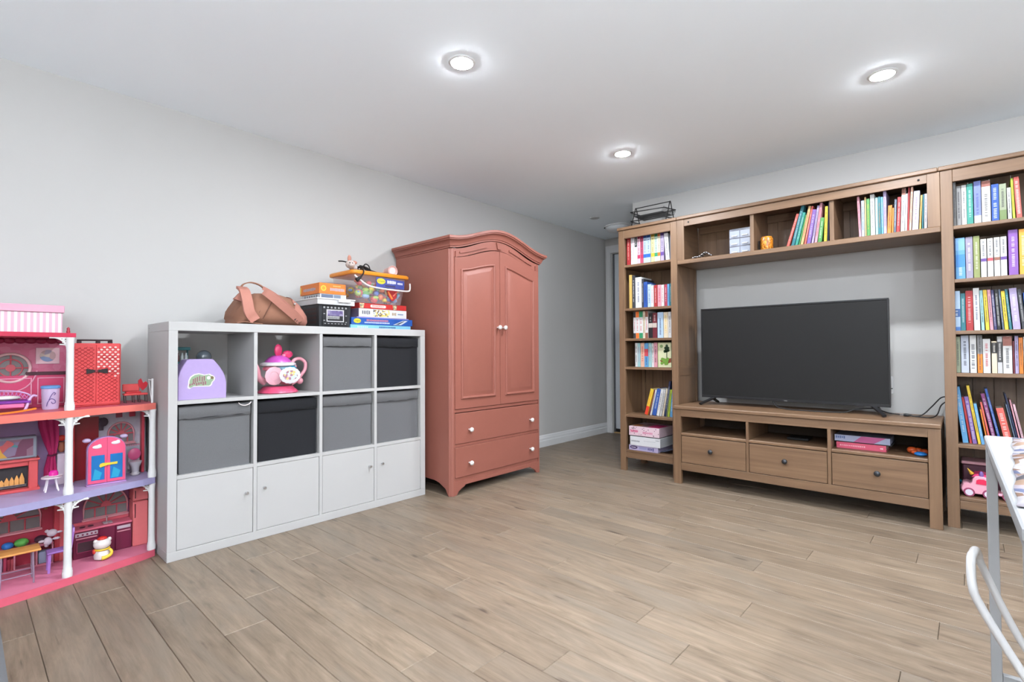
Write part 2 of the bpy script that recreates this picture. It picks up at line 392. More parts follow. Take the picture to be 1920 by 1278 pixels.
# floor planks: rows along x, 0.1445 wide, 1.235 long
PW, PL = 0.1445, 1.235
ends = {2: .945, 3: 1.315, 4: 1.09, 5: 1.93, 6: 2.095, 7: 1.013, 8: 1.62, 9: 2.524, 10: 2.327, 11: 1.82, 12: 2.59, 13: 2.2, 14: 3.13, 15: 2.505, 16: 2.025, 17: 2.65, 1: .60, 0: 1.5, -1: .8}
pm = {}
def plank_mesh(L, Wd):
    k = (round(L, 3), round(Wd, 3))
    if k not in pm: pm[k] = MB().box(.0006, L - .0006, .0006, Wd - .0006, -.009, 0, c=.0016).mesh('plank', m_plank)
    return pm[k]
k0 = math.ceil((YN - .19) / PW) - 1
for k in range(k0, 60):
    y0 = .19 + k * PW; y1 = y0 + PW
    if y0 > YD: break
    ya, yb = max(y0, YN), min(y1, YD)
    xr = XR if y0 < YT - .01 else XE
    e = ends.get(k, R_.uniform(0, PL)); e = e % PL - PL
    x = e
    while x < xr:
        a, b = max(x, 0), min(x + PL, xr)
        if b - a > .01:
            o = bpy.data.objects.new('plank', plank_mesh(b - a, yb - ya)); COL.objects.link(o); o.parent = floor; o.location = (a, ya, 0)
        x += PL

# ceiling lamps on the room's grid (three in view, the rest go on behind the camera)
m_glow = emit('lamp_glow', (244, 249, 255), LAMP)
lamp_label = {(0, 1): 'lit round ceiling downlight nearest, above the storage cubes', (0, 2): 'lit round ceiling downlight farther back, above the wardrobe', (1, 2): 'lit round ceiling downlight above the television bench'}
lm = None
for i, x in enumerate((1.506, 2.936, 4.366)):
    for j, y in enumerate((.09, 1.555, 3.02, -1.375)):
        if i == 0 and j in (0, 3): continue
        lab = lamp_label.get((i, j), 'lit round ceiling downlight, %s column, %s row' % (('left', 'middle', 'right')[i], ('second', 'third', 'far', 'nearest')[j]))
        t = thing('ceiling_downlight', lab, 'light', (x, y, HC), 0, 'round ceiling downlights')
        if lm is None:
            r = MB().lathe([(.050, 0), (.062, 0), (.062, -.002), (.056, -.006), (.050, -.006)], (x, y, HC), 32).build('trim_ring', m_trim, t, 40)
            d = MB().lathe([(.0495, -.0005), (.0495, -.006), (.044, -.0082), (.030, -.0092), (.012, -.0096), (.001, -.0097)], (x, y, HC), 32).build('diffuser', m_glow, t, 40)
            lm = (r.data, d.data)
        else:
            for nm, me in zip(('trim_ring', 'diffuser'), lm):
                o = bpy.data.objects.new(nm, me); COL.objects.link(o); o.parent = t
t = thing('ceiling_speaker', 'flat grey round ceiling cover near the passage', 'ceiling cover', (.457, 4.294, HC))
MB().lathe([(.001, 0), (.05, 0), (.05, -.003), (.046, -.005), (.001, -.005)], (.457, 4.294, HC), 28).build('cover_disc', P('grey_grille', (186, 188, 190), .7), t, 40)
t = thing('flush_ceiling_light', 'white dome ceiling fixture in the passage beside the bookcase top', 'light', (.46, 4.76, HC))
MB().lathe([(.14, 0), (.15, 0), (.15, -.012), (.14, -.016)], (.46, 4.76, HC), 32).build('base_ring', m_trim, t, 40)
MB().lathe([(.14, -.012), (.135, -.03), (.11, -.05), (.06, -.062), (.002, -.066)], (.46, 4.76, HC), 32).build('dome', P('frosted_dome', (214, 218, 222), .3), t, 50)
for a in (.345, .36): MB().ball((a, 4.66 + (a - .345), HC - .02), .007, 8, 6).build('clip', m_black, t, 60)

# uplighter added behind the camera to bounce fill light off the ceiling
for (ux, uy), br, lab in (((4.9, -1.6), .14, 'added fill uplighter on a stand behind the viewpoint'),):
    t = thing('fill_uplight', lab, 'fill light', (ux, uy, 0))
    MB().lathe([(.14, .0003), (.14, .012), (.03, .022), (.012, .03)], (ux, uy, 0), 32).build('base', m_trim, t, 40)
    MB().lathe([(.012, .03), (.012, .75)], (ux, uy, 0), 14).build('pole', m_trim, t, 40)
    MB().lathe([(.02, .75), (.08, .76), (.15, .79), (.17, .812), (.165, .812), (.145, .795), (.08, .77), (.02, .76)], (ux, uy, 0), 36).build('bowl', m_trim, t, 40)
    MB().lathe([(.001, .80), (br, .802), (.001, .805)], (ux, uy, 0), 36).build('fill_disc', MATS.get('fill_uplight_glow') or emit('fill_uplight_glow', (238, 246, 255), FILL_UPLIGHT), t)

gx, gy, gz = 3.6, -1.9, 1.45  # glowing globe added behind the camera as frontal fill light
t = thing('fill_globe', 'added glowing fill globe on a stand behind the viewpoint', 'fill light', (gx, gy, 0))
MB().lathe([(.14, .0003), (.14, .012), (.03, .022), (.012, .03)], (gx, gy, 0), 32).build('base', m_trim, t, 40)
MB().lathe([(.012, .03), (.012, gz - .19)], (gx, gy, 0), 14).build('pole', m_trim, t, 40)
MB().ball((gx, gy, gz), .2, 28, 18).build('fill_globe_shell', emit('fill_globe_glow', (250, 250, 252), FILL_GLOBE), t, 60)

# ------------------------------------------------------------------ white cube storage
XK = .4645; XKB = .078; Y0, Y1 = .656, 2.149; KT = 1.12
K = thing('cube_storage_unit', 'white twelve-cube storage unit along the left wall', 'shelf', ((XK + XKB) / 2, (Y0 + Y1) / 2, 0))
b3 = .0012
B('top_panel', m_white, K, XKB, XK, Y0, Y1, 1.077, KT, c=b3)
B('bottom_panel', m_white, K, XKB, XK, Y0, Y1, 0, .044, c=b3)
for a in (Y0, Y1 - .038): B('side_panel', m_white, K, XKB, XK, a, a + .038, .0442, 1.0768, c=b3)
DV = (1.035, 1.394, 1.753)
for a in DV: B('upright', m_white, K, XKB, XK - .001, a, a + .018, .0442, 1.0768, c=.0006)
cells = [(.694, 1.035), (1.053, 1.394), (1.412, 1.753), (1.771, 2.111)]
SH = (.3763, .7267)
for (a, b) in cells:
    for z in SH: B('shelf', m_white, K, XKB, XK - .001, a + .0002, b - .0002, z, z + .018, c=.0006)
for i, (a, b) in enumerate(cells):
    d = MB().box(XK - .019, XK - .003, a + .002, b - .002, .046, .3745, c=.0008).build('door', m_white, K)
    ky = b - .035 if i % 2 == 0 else a + .035
    kz = (.253, .262, .265, .268)[i]
    MB().lathe([(.004, 0), (.004, .012), (.008, .014), (.0085, .019), (.0065, .022), (.001, .0225)], (XK - .003, ky, kz), 14, 'x').build('knob', m_chrome, d, 40)
for (yy, zz) in ((Y0, 1.098), (Y0, .02)): 
    for xx in (XKB + .03, XK - .01): MB().lathe([(.0025, -.0004), (.0025, .0003)], (xx, yy, zz), 10, 'y').build('screw_cap', P('cap_grey', (120, 120, 122), .6), K)
# fabric boxes
def fabric_box(ci, row, col, label, dy=0):
    a, b = cells[ci]; z0 = (.3944, .7448)[row] + .0006
    t = thing('fabric_box', label, 'storage box', (.27, (a + b) / 2, z0), 0, 'fabric boxes in the cube storage unit')
    m = P('felt_' + col, {'grey': (92, 92, 94), 'black': (20, 21, 25)}[col], .95, .10, 260.0, bump=.25)
    ya, yb = a + .008, b - .009; xf = XK - .020; h = .314
    n = 14; mb = MB()
    # front face sags slightly; body tapers in a little toward the bottom
    def ring(z, k):
        out = []
        for i in range(n + 1):
            s = i / n; bow = .006 * math.sin(PI * s) * k
            out.append((xf - bow, ya + .004 + (yb - ya - .008) * s, z))
        out += [(xf - .35, yb - .004, z), (xf - .35, ya + .004, z)]
        return out
    mb.loft([ring(z0, .2), ring(z0 + .08, .8), ring(z0 + .2, 1.0), ring(z0 + .262, .8), ring(z0 + .3, .3)])
    mb.build('body', m, t, 50)
    # turned-over rim band with its stitched fold
    wob = [R_.uniform(-.003, .003) for _ in range(n + 1)]
    def rim(z, o, w):
        return [(xf + o, ya + .002 + (yb - ya - .004) * i / n, z + wob[i] * w) for i in range(n + 1)] + [(xf - .352, yb - .002, z), (xf - .352, ya + .002, z)]
    MB().loft([rim(z0 + .258, .001, 1), rim(z0 + .262, .0045, 1), rim(z0 + .30, .004, .4), rim(z0 + h, .003, .2), rim(z0 + h + .004, -.003, 0)]).build('rim_band', m, t, 50)
    MB().loft([[(xf + .0035, ya + .004 + (yb - ya - .008) * i / n, z0 + .262 + wob[i] - s) for i in range(n + 1)] + [(xf - .004, yb - .004, z0 + .26 - s), (xf - .004, ya + .004, z0 + .26 - s)] for s in (.0, .004)]).build('fold_seam', P('seam_' + col, {'grey': (66, 66, 68), 'black': (11, 12, 14)}[col], .95), t)
    return t
fabric_box(2, 1, 'grey', 'grey fabric box in the top row of the white cube unit')
fabric_box(3, 1, 'black', 'black fabric box in the top row beside the wardrobe')
g = fabric_box(0, 0, 'grey', 'grey fabric box below the lilac toy case')
fabric_box(1, 0, 'black', 'black fabric box below the toy teapot')
fabric_box(2, 0, 'grey', 'grey fabric box in the middle row, beside the black one')
fabric_box(3, 0, 'grey', 'rightmost grey fabric box in the middle row, next to wardrobe')
MB().tube(smoothpath([(XK - .012, .965, .716), (XK - .008, .975, .705), (XK - .008, .995, .700), (XK - .008, 1.015, .706), (XK - .012, 1.025, .716)], 5), .004, 8, flat=.5).build('pull_loop', P('pale_strap', (206, 196, 196), .8), g, 60)

# ------------------------------------------------------------------ terracotta wardrobe
WF = .654; WB = .03; A0, A1 = 2.216, 3.169; AC = (A0 + A1) / 2
wr = thing('wardrobe', 'terracotta painted wardrobe with arched crown and white knobs', 'wardrobe', (WF / 2, AC, 0))
def fz(y, half): 
    t = max(-1, min(1, (y - AC) / half)); return .5 + .5 * math.cos(PI * t)
TB = 1.672                     # top of the carcase sides
# sides with scalloped foot
def side_outline(z_top):
    pts = [(WB, 0), (WB + .07, 0)] + [(WB + .07 + .05 * s, .065 * math.sin(s * PI / 2) ** 1.5) for s in (.25, .5, .75, 1)] + [(WB + .16, .085), (.30, .092), (.48, .088), (.53, .078), (.565, .062), (.60, .045), (.615, .018), (.628, .002), (.628, z_top), (WB, z_top)]
    return pts
for a in (A0, A1 - .02):
    MB().prism(side_outline(TB), 'xz', a, a + .02).build('side_panel', m_terra, wr)
MB().box(WB, WB + .008, A0 + .02, A1 - .02, .1, TB).build('back_panel', m_terra, wr)
# fluted, chamfered corner posts
for sgn, ya in ((1, A0), (-1, A1)):
    p = [(.6285, ya + sgn * .0205), (.6285, ya), (.634, ya + sgn * .001), (.638, ya + sgn * .006), (.641, ya + sgn * .0065), (.6445, ya + sgn * .0125), (.6475, ya + sgn * .013), (.651, ya + sgn * .019), (WF, ya + sgn * .022), (WF, ya + sgn * .034), (.6285, ya + sgn * .034)]
    rings = [[(x, y, z) for x, y in p] for z in (0.001, .35, .8, 1.25, TB)]
    # foot is pulled in slightly at the floor
    MB().loft(rings).build('corner_post', m_terra, wr, 30)
yi0, yi1 = A0 + .034, A1 - .034
def arcline(ya, yb, z0, amp, half, n=16): return [(ya + (yb - ya) * i / n, z0 + amp * fz(ya + (yb - ya) * i / n, half)) for i in range(n + 1)]
H2 = (A1 - A0) / 2
# frieze board above the doors
low = arcline(yi0, yi1, 1.615, .103, H2, 28); up = arcline(yi0, yi1, 1.672, .112, H2, 28)
MB().prism(low + up[::-1], 'yz', WF - .022, WF - .004).build('frieze', m_terra, wr)
for (ya, yb) in ((2.30, 2.565), (2.80, 3.06)):
    l2 = arcline(ya, yb, 1.639, .098, H2, 12); u2 = arcline(ya, yb, 1.651, .098, H2, 12)
    MB().prism(l2 + u2[::-1], 'yz', WF - .004, WF + .004).build('frieze_moulding', m_terra, wr)
MB().prism([(2.674, 1.726), (2.71, 1.726), (2.722, 1.775), (2.662, 1.775)], 'yz', WF - .004, WF + .006).build('keystone', m_terra, wr)
for ya in (2.262, 3.108): MB().box(WF - .004, WF + .004, ya, ya + .012, 1.612, 1.655).build('frieze_moulding', m_terra, wr)
# doors with arched raised panels
for s, (da, db) in enumerate(((yi0 + .002, AC - .002), (AC + .002, yi1 - .002))):
    top = arcline(da, db, 1.611, .100, H2, 18)
    d = MB().prism([(da, .582), (db, .582)] + top[::-1], 'yz', WF - .018, WF + .004).build('door', m_terra, wr)
    pa, pb = da + .052, db - .05
    def outline(m_): 
        t2 = arcline(pa + m_, pb - m_, 1.531 - m_, .082, H2, 14); return [(pa + m_, .645 + m_), (pb - m_, .645 + m_)] + t2[::-1]
    rings = []
    for m_, x in ((0, WF + .0042), (.003, WF + .012), (.009, WF + .0145), (.015, WF + .011), (.018, WF + .0045), (.026, WF + .0045), (.030, WF + .006), (.050, WF + .0135), (.052, WF + .014)):
        rings.append([(x, y, z) for y, z in outline(m_)])
    MB().loft(rings).build('raised_panel', m_terra, d, 30)
    ky = 2.666 if s == 0 else 2.726
    MB().lathe([(.006, 0), (.006, .012), (.012, .017), (.0165, .026), (.015, .034), (.008, .039), (.001, .040)], (WF + .004, ky, 1.147), 16, 'x').build('knob', m_porc, d, 50)
    MB().lathe([(.003, 0), (.003, .003), (.001, .0035)], (WF + .0425, ky, 1.147), 8, 'x').build('knob_screw', m_chrome, d, 50)
B('middle_rail', m_terra, wr, WF - .022, WF - .002, yi0, yi1, .556, .579)
for z0, z1 in ((.345, .551), (.118, .322)):
    d = MB().box(WF - .018, WF + .003, yi0 + .003, yi1 - .003, z0, z1, c=.002).build('drawer', m_terra, wr)
    for ky in (2.379, 3.028):
        zz = (z0 + z1) / 2 - .014
        MB().lathe([(.006, 0), (.006, .012), (.012, .017), (.0165, .026), (.015, .034), (.008, .039), (.001, .040)], (WF + .003, ky, zz), 16, 'x').build('knob', m_porc, d, 50)
        MB().lathe([(.003, 0), (.003, .003), (.001, .0035)], (WF + .0415, ky, zz), 8, 'x').build('knob_screw', m_chrome, d, 50)
B('drawer_rail', m_terra, wr, WF - .022, WF - .002, yi0, yi1, .3235, .3435)
MB().box(WF - .022, WF - .006, yi0, yi1, .088, .116).build('plinth_rail', m_terra, wr)
ap = [(yi0, .0)] + [(yi0 + .02, .004), (yi0 + .035, .025), (yi0 + .06, .04), (yi0 + .085, .05), (yi0 + .10, .062)]
MB().prism(ap + [(2 * AC - p[0], p[1]) for p in ap[::-1]] + [(yi1, .088), (yi0, .088)], 'yz', WF - .020, WF - .001).build('plinth_apron', m_terra, wr)
# crown moulding swept round three sides and over the arch
prof = [(.0, 0), (.004, 0), (.004, .010), (.010, .012), (.012, .022), (.018, .036), (.028, .047), (.036, .050), (.036, .056), (.042, .058), (.042, .073), (.040, .076), (.0, .076)]
st = [i / 40 for i in range(41)]
rings = []
for o, u in prof:
    ring = [(WB, A0 - o, TB + u)]
    for s in st:
        y = (A0 - o) + (A1 - A0 + 2 * o) * s; ring.append((WF + o, y, TB + u + .112 * fz(y, H2 + .045)))
    ring.append((WB, A1 + o, TB + u)); rings.append(ring)
mb = MB().loft(rings, cap=False, closed=False)
tp = rings[-2]; n = len(tp)
back = [(WB, p[1], p[2]) for p in tp]
mb.loft([tp, back], cap=False, closed=False)
mb.build('crown_moulding', m_terra, wr, 35)
mb = MB(); lo_ = [(WF - .004, p[1], p[2] - .006) for p in rings[0][1:-1]]
MB().prism([(A0, TB), (A1, TB)] + [(y, TB + .11 * fz(y, H2 + .045) + .07) for y in [A1 - (A1 - A0) * s for s in st]], 'yz', WB + .001, WB + .012).build('crown_back', m_terra, wr)

# ------------------------------------------------------------------ stained pine wall unit: two bookcases, bench, bridge shelf
YC = 3.653; YB = 3.55; YK = 4.02
def bookcase(x0, x1, shelves, label):
    t = thing('bookcase', label, 'bookcase', ((x0 + x1) / 2, (YC + YK) / 2, 0))
    for xa in (x0, x1 - .051):
        MB().box(xa, xa + .051, YC, YC + .03, 0, 1.956, c=.0015).build('front_post', m_wz, t)
        MB().box(xa, xa + .051, YK - .03, YK, 0, 1.956, c=.0015).build('rear_post', m_wz, t)
    for xa in (x0 + .006, x1 - .024):
        MB().box(xa, xa + .018, YC + .03, YK - .03, .10, 1.956).build('side_panel', m_wz, t)
    for xa, s in ((x0, -1), (x1 - .006, 1)):
        for z in (.10, .78, 1.88): MB().box(xa, xa + .006, YC + .0302, YK - .0302, z, z + .07).build('side_rail', m_wy, t)
    B('top_board', m_wx, t, x0 - .008, x1 + .003 if x0 > 2 else x1 + .001, YC - .012, YK + .004, 1.957, 1.981, c=.004)
    B('top_rail', m_wx, t, x0 + .0512, x1 - .0512, YC + .002, YC + .022, 1.888, 1.9565)
    B('bottom_rail', m_wx, t, x0 + .0512, x1 - .0512, YC + .002, YC + .022, .106, .152)
    for z in shelves: B('shelf', m_wx, t, x0 + .0245, x1 - .0245, YC + .0022 if z < .2 else YC + .004, YK - .012, z - .02, z, c=.002) if z > .2 else B('shelf', m_wx, t, x0 + .0512, x1 - .0512, YC + .0015, YK - .012, z - .017, z, c=.002)
    n = 5; w = (x1 - x0 - .05) / n
    for i in range(n):
        MB().box(x0 + .025 + i * w + .0008, x0 + .025 + (i + 1) * w - .0008, YK - .011, YK - .004, .10, 1.9568, c=.001).build('back_board', m_wz, t)
    return t
L0, L1 = 1.098, 1.599
R0, R1 = 3.1225, 3.6235
bookcase(L0, L1, (.170, .455, .84, 1.07, 1.315, 1.67), 'narrow stained pine bookcase left of the television, near the door')
bookcase(R0, R1, (.170, .455, .84, 1.07, 1.352, 1.645), 'narrow stained pine bookcase right of the television, cut by the frame')
# bench
X0, X1 = 1.602, 3.106
t = thing('television_bench', 'low stained pine television bench with three drawers', 'bench', ((X0 + X1) / 2, 3.79, 0))
BENCH = t
B('top_board', m_wx, t, X0 - .0022, X1 + .002, YB - .008, YK + .01, .541, .565, c=.004)
for xa in (X0, X1 - .055):
    MB().box(xa, xa + .055, YB, YB + .03, 0, .5405, c=.0015).build('front_leg', m_wz, t)
    MB().box(xa, xa + .055, YK - .03, YK, 0, .5405, c=.0015).build('rear_leg', m_wz, t)
    MB().box(xa + .004, xa + .022 if xa == X0 else xa + .051, YB + .0302, YK - .0302, .10, .5405).build('side_panel', m_wy, t)
B('top_rail', m_wx, t, X0 + .0552, X1 - .0552, YB + .003, YB + .025, .490, .5405, c=.001)
B('bottom_rail', m_wx, t, X0 + .0552, X1 - .0552, YB + .003, YB + .025, .101, .155, c=.001)
XB = [X0 + .0552, 2.108, 2.125, 2.578, 2.597, X1 - .0552]
for i in (1, 3): B('divider', m_wz, t, XB[i], XB[i + 1], YB + .004, YK - .02, .1552, .4898, c=.001)
for i in (0, 2, 4):
    a, b = XB[i] + .0002, XB[i + 1] - .0002
    B('cubby_shelf', m_wx, t, a, b, YB + .004, YK - .02, .352, .371, c=.003)
    d = B('drawer', m_wx, t, a + .003, b - .003, YB + .005, YB + .024, .158, .348, c=.0015)
    kx = (1.875, 2.345, 2.824)[i // 2]
    MB().lathe([(.006, 0), (.006, .010), (.012, .014), (.0165, .021), (.015, .027), (.008, .031), (.001, .032)], (0, 0, 0), 16, 'z').xf(Matrix.Translation((kx, YB + .005, .261)) @ Matrix.Rotation(PI / 2, 4, 'X')).build('knob', P('dark_iron', (58, 60, 64), .35, .05, metal=.6), d, 50)
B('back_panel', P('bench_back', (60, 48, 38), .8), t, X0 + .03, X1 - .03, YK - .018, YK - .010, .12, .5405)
B('floor_board', m_wx, t, XB[0], XB[5], YB + .03, YK - .02, .14, .1548)
# bridge shelf
Z0, Z1 = 1.62, 1.652
X2, X3 = 1.6005, 3.121
t = thing('bridge_shelf', 'stained pine bridge shelf spanning above the television', 'shelf', ((X2 + X3) / 2, (YC + YK) / 2, Z0))
B('top_board', m_wx, t, X2 + .0005, X3 - .008, YC - .012, YK + .004, 1.957, 1.981, c=.004)
B('bottom_board', m_wx, t, X2, X3, YC - .002, YK, Z0, Z1, c=.003)
for xa in (X2, X3 - .055):
    MB().box(xa, xa + .055, YC, YC + .02, Z1 + .0002, 1.9565, c=.001).build('front_post', m_wz, t)
    MB().box(xa + .002, xa + .020 if xa == X2 else xa + .053, YC + .0202, YK - .012, Z1 + .0002, 1.9565).build('side_panel', m_wy, t)
B('top_rail', m_wx, t, X2 + .0552, X3 - .0552, YC + .002, YC + .018, 1.905, 1.9565, c=.001)
for a in (2.118, 2.59): B('divider', m_wz, t, a, a + .025, YC + .019, YK - .014, Z1 + .0003, 1.9565, c=.001)
for i in range(10):
    w = (X3 - X2 - .05) / 10
    MB().box(X2 + .0205 + i * w + .0005, X2 + .0205 + (i + 1) * w - .0005, YK - .011, YK - .004, Z1, 1.9568, c=.001).build('back_board', m_wz, t)
B('back_rail', m_wx, t, X2 + .04, X3 - .07, YK - .024, YK - .012, 1.90, 1.955)
for xa in (1.69, 3.03): MB().lathe([(.006, 0), (.006, .003), (.001, .004)], (0, 0, 0), 12).xf(Matrix.Translation((xa, YC + .002, 1.93)) @ Matrix.Rotation(PI / 2, 4, 'X')).build('screw_hole', m_blackm, t)

# ------------------------------------------------------------------ books
BC = dict(red=(176, 34, 38), white=(222, 222, 226), pink=(226, 176, 190), magenta=(186, 66, 98), paleblue=(172, 200, 230), paleyellow=(226, 214, 140), mint=(178, 214, 196), cream=(222, 206, 176), lavender=(172, 156, 200),
  slate=(84, 100, 122), mustard=(214, 174, 84), charcoal=(52, 54, 62), offwhite=(214, 213, 212), royal=(30, 78, 170), rose=(214, 142, 156), crimson=(176, 44, 72), sky=(84, 156, 212), teal=(34, 116, 128), black=(26, 26, 30), maroon=(112, 26, 40),
  aqua=(148, 198, 200), peach=(230, 176, 150), yellow=(236, 196, 40), lightgrey=(190, 190, 192), navy=(28, 40, 82), olive=(140, 150, 84), lime=(176, 200, 46), coral=(218, 88, 76), jade=(40, 148, 132), green=(74, 150, 72), tan=(214, 170, 110),
  violet=(124, 88, 168), lilacwhite=(206, 200, 224), orange=(232, 124, 30), grey=(130, 130, 130), periwinkle=(112, 126, 200), sage=(150, 160, 130), greylilac=(146, 138, 164), purple=(130, 76, 170), amber=(236, 162, 40), indigo=(54, 50, 104), bluewhite=(186, 194, 212), plum=(132, 50, 118))
CN = dict(paleblue='pale blue', paleyellow='pale yellow', offwhite='off-white', royal='royal blue', sky='sky blue', lightgrey='light grey', lilacwhite='lilac white', greylilac='grey lilac', bluewhite='bluish white')
INK = dict(w=(236, 234, 230), k=(50, 50, 56), p=(200, 90, 130), r=(190, 44, 54), d=(60, 70, 110), n=(26, 44, 96), y=(226, 190, 60), o=(232, 120, 40), v=(104, 70, 150), t=(240, 220, 200))
BANDC = dict(M=(176, 40, 84), B=(34, 92, 178), Y=(206, 168, 40), G=(44, 138, 92), O=(228, 112, 40), P=(96, 64, 140), K=(44, 44, 46), N=(140, 90, 74), W=(222, 222, 224), S=(30, 90, 170), R=(196, 70, 80))
BC = {k: tuple(int(.86 * v + .14 * (sum(c) / 3)) for v in c) for k, c in BC.items()}
def bm_(c): return P('cloth_' + '_'.join(map(str, c)), tuple(v * OBJ for v in c), .55, .05, 90.0)
ROWS = {}
ROWS['NA'] = (3.703, 1.670, [
(1.146,1.178,0.245,0,'red','t'), (1.181,1.194,0.226,0,'white','k'), (1.195,1.215,0.223,0,'white','p'), (1.217,1.239,0.236,0,'white','K'), (1.241,1.265,0.244,0,'pink','sM'), (1.266,1.293,0.242,0,'magenta','sM'), (1.294,1.322,0.242,0,'paleblue','sB'), (1.323,1.356,0.241,0,'paleblue','sB'), (1.36,1.39,0.241,0,'paleyellow','sY'), (1.391,1.417,0.238,0,'mint','sG'), (1.418,1.44,0.236,0,'cream','sO'), (1.442,1.47,0.238,0,'lavender','sP'), (1.486,1.518,0.218,-3.7,'white','k'), (1.519,1.526,0.199,0,'slate','')])
ROWS['NB'] = (3.703, 1.315, [
(1.162,1.187,0.279,0,'mustard',''), (1.19,1.215,0.272,0,'charcoal','w'), (1.218,1.273,0.252,0,'offwhite','d'), (1.275,1.292,0.235,0,'charcoal','w'), (1.294,1.324,0.208,0,'royal','n'), (1.327,1.356,0.186,0,'paleblue','d'), (1.357,1.379,0.172,0,'offwhite','p'), (1.381,1.409,0.175,0,'red','w'), (1.411,1.443,0.174,0,'rose','r'), (1.446,1.468,0.171,0,'offwhite','r'), (1.469,1.493,0.173,0,'crimson','w'), (1.494,1.511,0.173,0,'sky','k'), (1.513,1.525,0.177,0,'teal','w')])
ROWS['NC'] = (3.703, 1.070, [
(1.199,1.2207,0.222,0,'offwhite','eK'), (1.2213,1.25,0.224,0,'offwhite','eO'), (1.252,1.284,0.22,0,'offwhite','eG'), (1.285,1.301,0.22,0,'cream','k'), (1.302,1.328,0.219,0,'offwhite','eN'), (1.331,1.367,0.199,0,'black','b'), (1.369,1.405,0.199,0,'maroon','b'), (1.408,1.456,0.203,0,'paleblue','D'), (1.46,1.497,0.2,0,'cream','y'), (1.499,1.524,0.201,0,'offwhite','k')])
ROWS['ND'] = (3.703, 0.840, [
(1.213,1.234,0.194,0,'offwhite','k'), (1.235,1.258,0.193,0,'aqua','p'), (1.259,1.293,0.193,0,'peach','r'), (1.294,1.328,0.192,0,'sky','nr'), (1.33,1.3557,0.193,0,'aqua','p'), (1.3563,1.374,0.191,0,'offwhite','k'), (1.375,1.405,0.195,0,'rose','k')])
ROWS['NE'] = (3.713, 0.455, [
(1.284,1.3123,0.214,15.3,'yellow','z'), (1.3167,1.3283,0.208,14.4,'maroon','y'), (1.3327,1.3453,0.21,13.4,'offwhite','d'), (1.3497,1.3828,0.215,12.5,'royal','w'), (1.3872,1.4099,0.215,11.5,'offwhite','k'), (1.4131,1.4293,0.214,10.9,'lightgrey','k'), (1.4337,1.4458,0.218,9.9,'cream','k'), (1.4502,1.4656,0.278,8.9,'navy','w'), (1.4698,1.4763,0.213,8.0,'olive',''), (1.4803,1.4924,0.214,7.1,'lime','k'), (1.4966,1.516,0.222,6.1,'sky','w')])
ROWS['HB'] = (3.693, 1.652, [
(2.337,2.353,0.219,16.9,'coral','w'), (2.365,2.3844,0.268,14.1,'teal','w'), (2.3886,2.405,0.218,13.2,'jade','w'), (2.409,2.417,0.2,12.6,'green',''), (2.421,2.4359,0.253,11.7,'tan','r'), (2.4411,2.4527,0.25,10.8,'coral','w'), (2.4573,2.4792,0.223,9.8,'violet','w'), (2.4838,2.4955,0.245,8.8,'lavender','k'), (2.5005,2.5154,0.259,7.8,'rose','r'), (2.5186,2.54,0.162,6.9,'green','w'), (2.554,2.5698,0.228,2.6,'yellow','k'), (2.5738,2.5803,0.254,1.7,'navy','')])
ROWS['HC'] = (3.693, 1.652, [
(2.74,2.752,0.255,-1.8,'rose','r'), (2.753,2.768,0.226,0,'paleblue','n'), (2.77,2.778,0.245,0,'tan',''), (2.78,2.796,0.233,0,'green','y'), (2.798,2.82,0.254,0,'offwhite','k'), (2.823,2.836,0.232,0,'aqua','o'), (2.837,2.85,0.233,0,'teal','o'), (2.851,2.861,0.229,0,'sky','w'), (2.862,2.877,0.261,0,'lavender','v'), (2.878,2.8969,0.169,2.8,'orange','k'), (2.8991,2.908,0.152,2.2,'orange',''), (2.909,2.92,0.2,2.1,'slate','w'), (2.921,2.938,0.21,2.8,'red','w'), (2.941,2.9597,0.256,2.3,'offwhite','N'), (2.9613,2.971,0.222,2.0,'offwhite','r'), (2.972,2.9797,0.257,2.1,'red','w'), (2.9803,2.991,0.256,2.9,'peach','r'), (2.994,3.022,0.23,2.9,'lilacwhite','v'), (3.026,3.0348,0.2,2.8,'mustard','k'), (3.0382,3.0449,0.202,2.0,'teal','w'), (3.0481,3.061,0.204,1.3,'lilacwhite','k')])
ROWS['WA'] = (3.703, 1.645, [
(3.174,3.187,0.249,0,'grey','k'), (3.188,3.208,0.225,0,'grey','k'), (3.209,3.2297,0.226,0,'offwhite','k'), (3.2303,3.256,0.227,0,'jade','w'), (3.259,3.288,0.236,0,'periwinkle','cW'), (3.29,3.325,0.229,0,'offwhite','Ar'), (3.328,3.357,0.203,0,'royal','W'), (3.358,3.386,0.199,0,'sage','Q'), (3.39,3.405,0.172,-0.9,'offwhite','k'), (3.408,3.4181,0.22,-1.6,'lime','o'), (3.4219,3.443,0.222,-2.4,'coral','W')])
ROWS['WB'] = (3.703, 1.352, [
(3.169,3.178,0.24,0,'navy',''), (3.179,3.219,0.23,0,'sky','cS'), (3.221,3.25,0.23,0,'greylilac','w'), (3.252,3.278,0.231,0,'olive','w'), (3.281,3.304,0.209,0,'offwhite','mP'), (3.307,3.33,0.209,0,'offwhite','mR'), (3.333,3.356,0.211,0,'offwhite','mN'), (3.358,3.382,0.211,0,'offwhite','mP'), (3.388,3.424,0.241,0,'purple','w'), (3.428,3.456,0.239,0,'amber','w')])
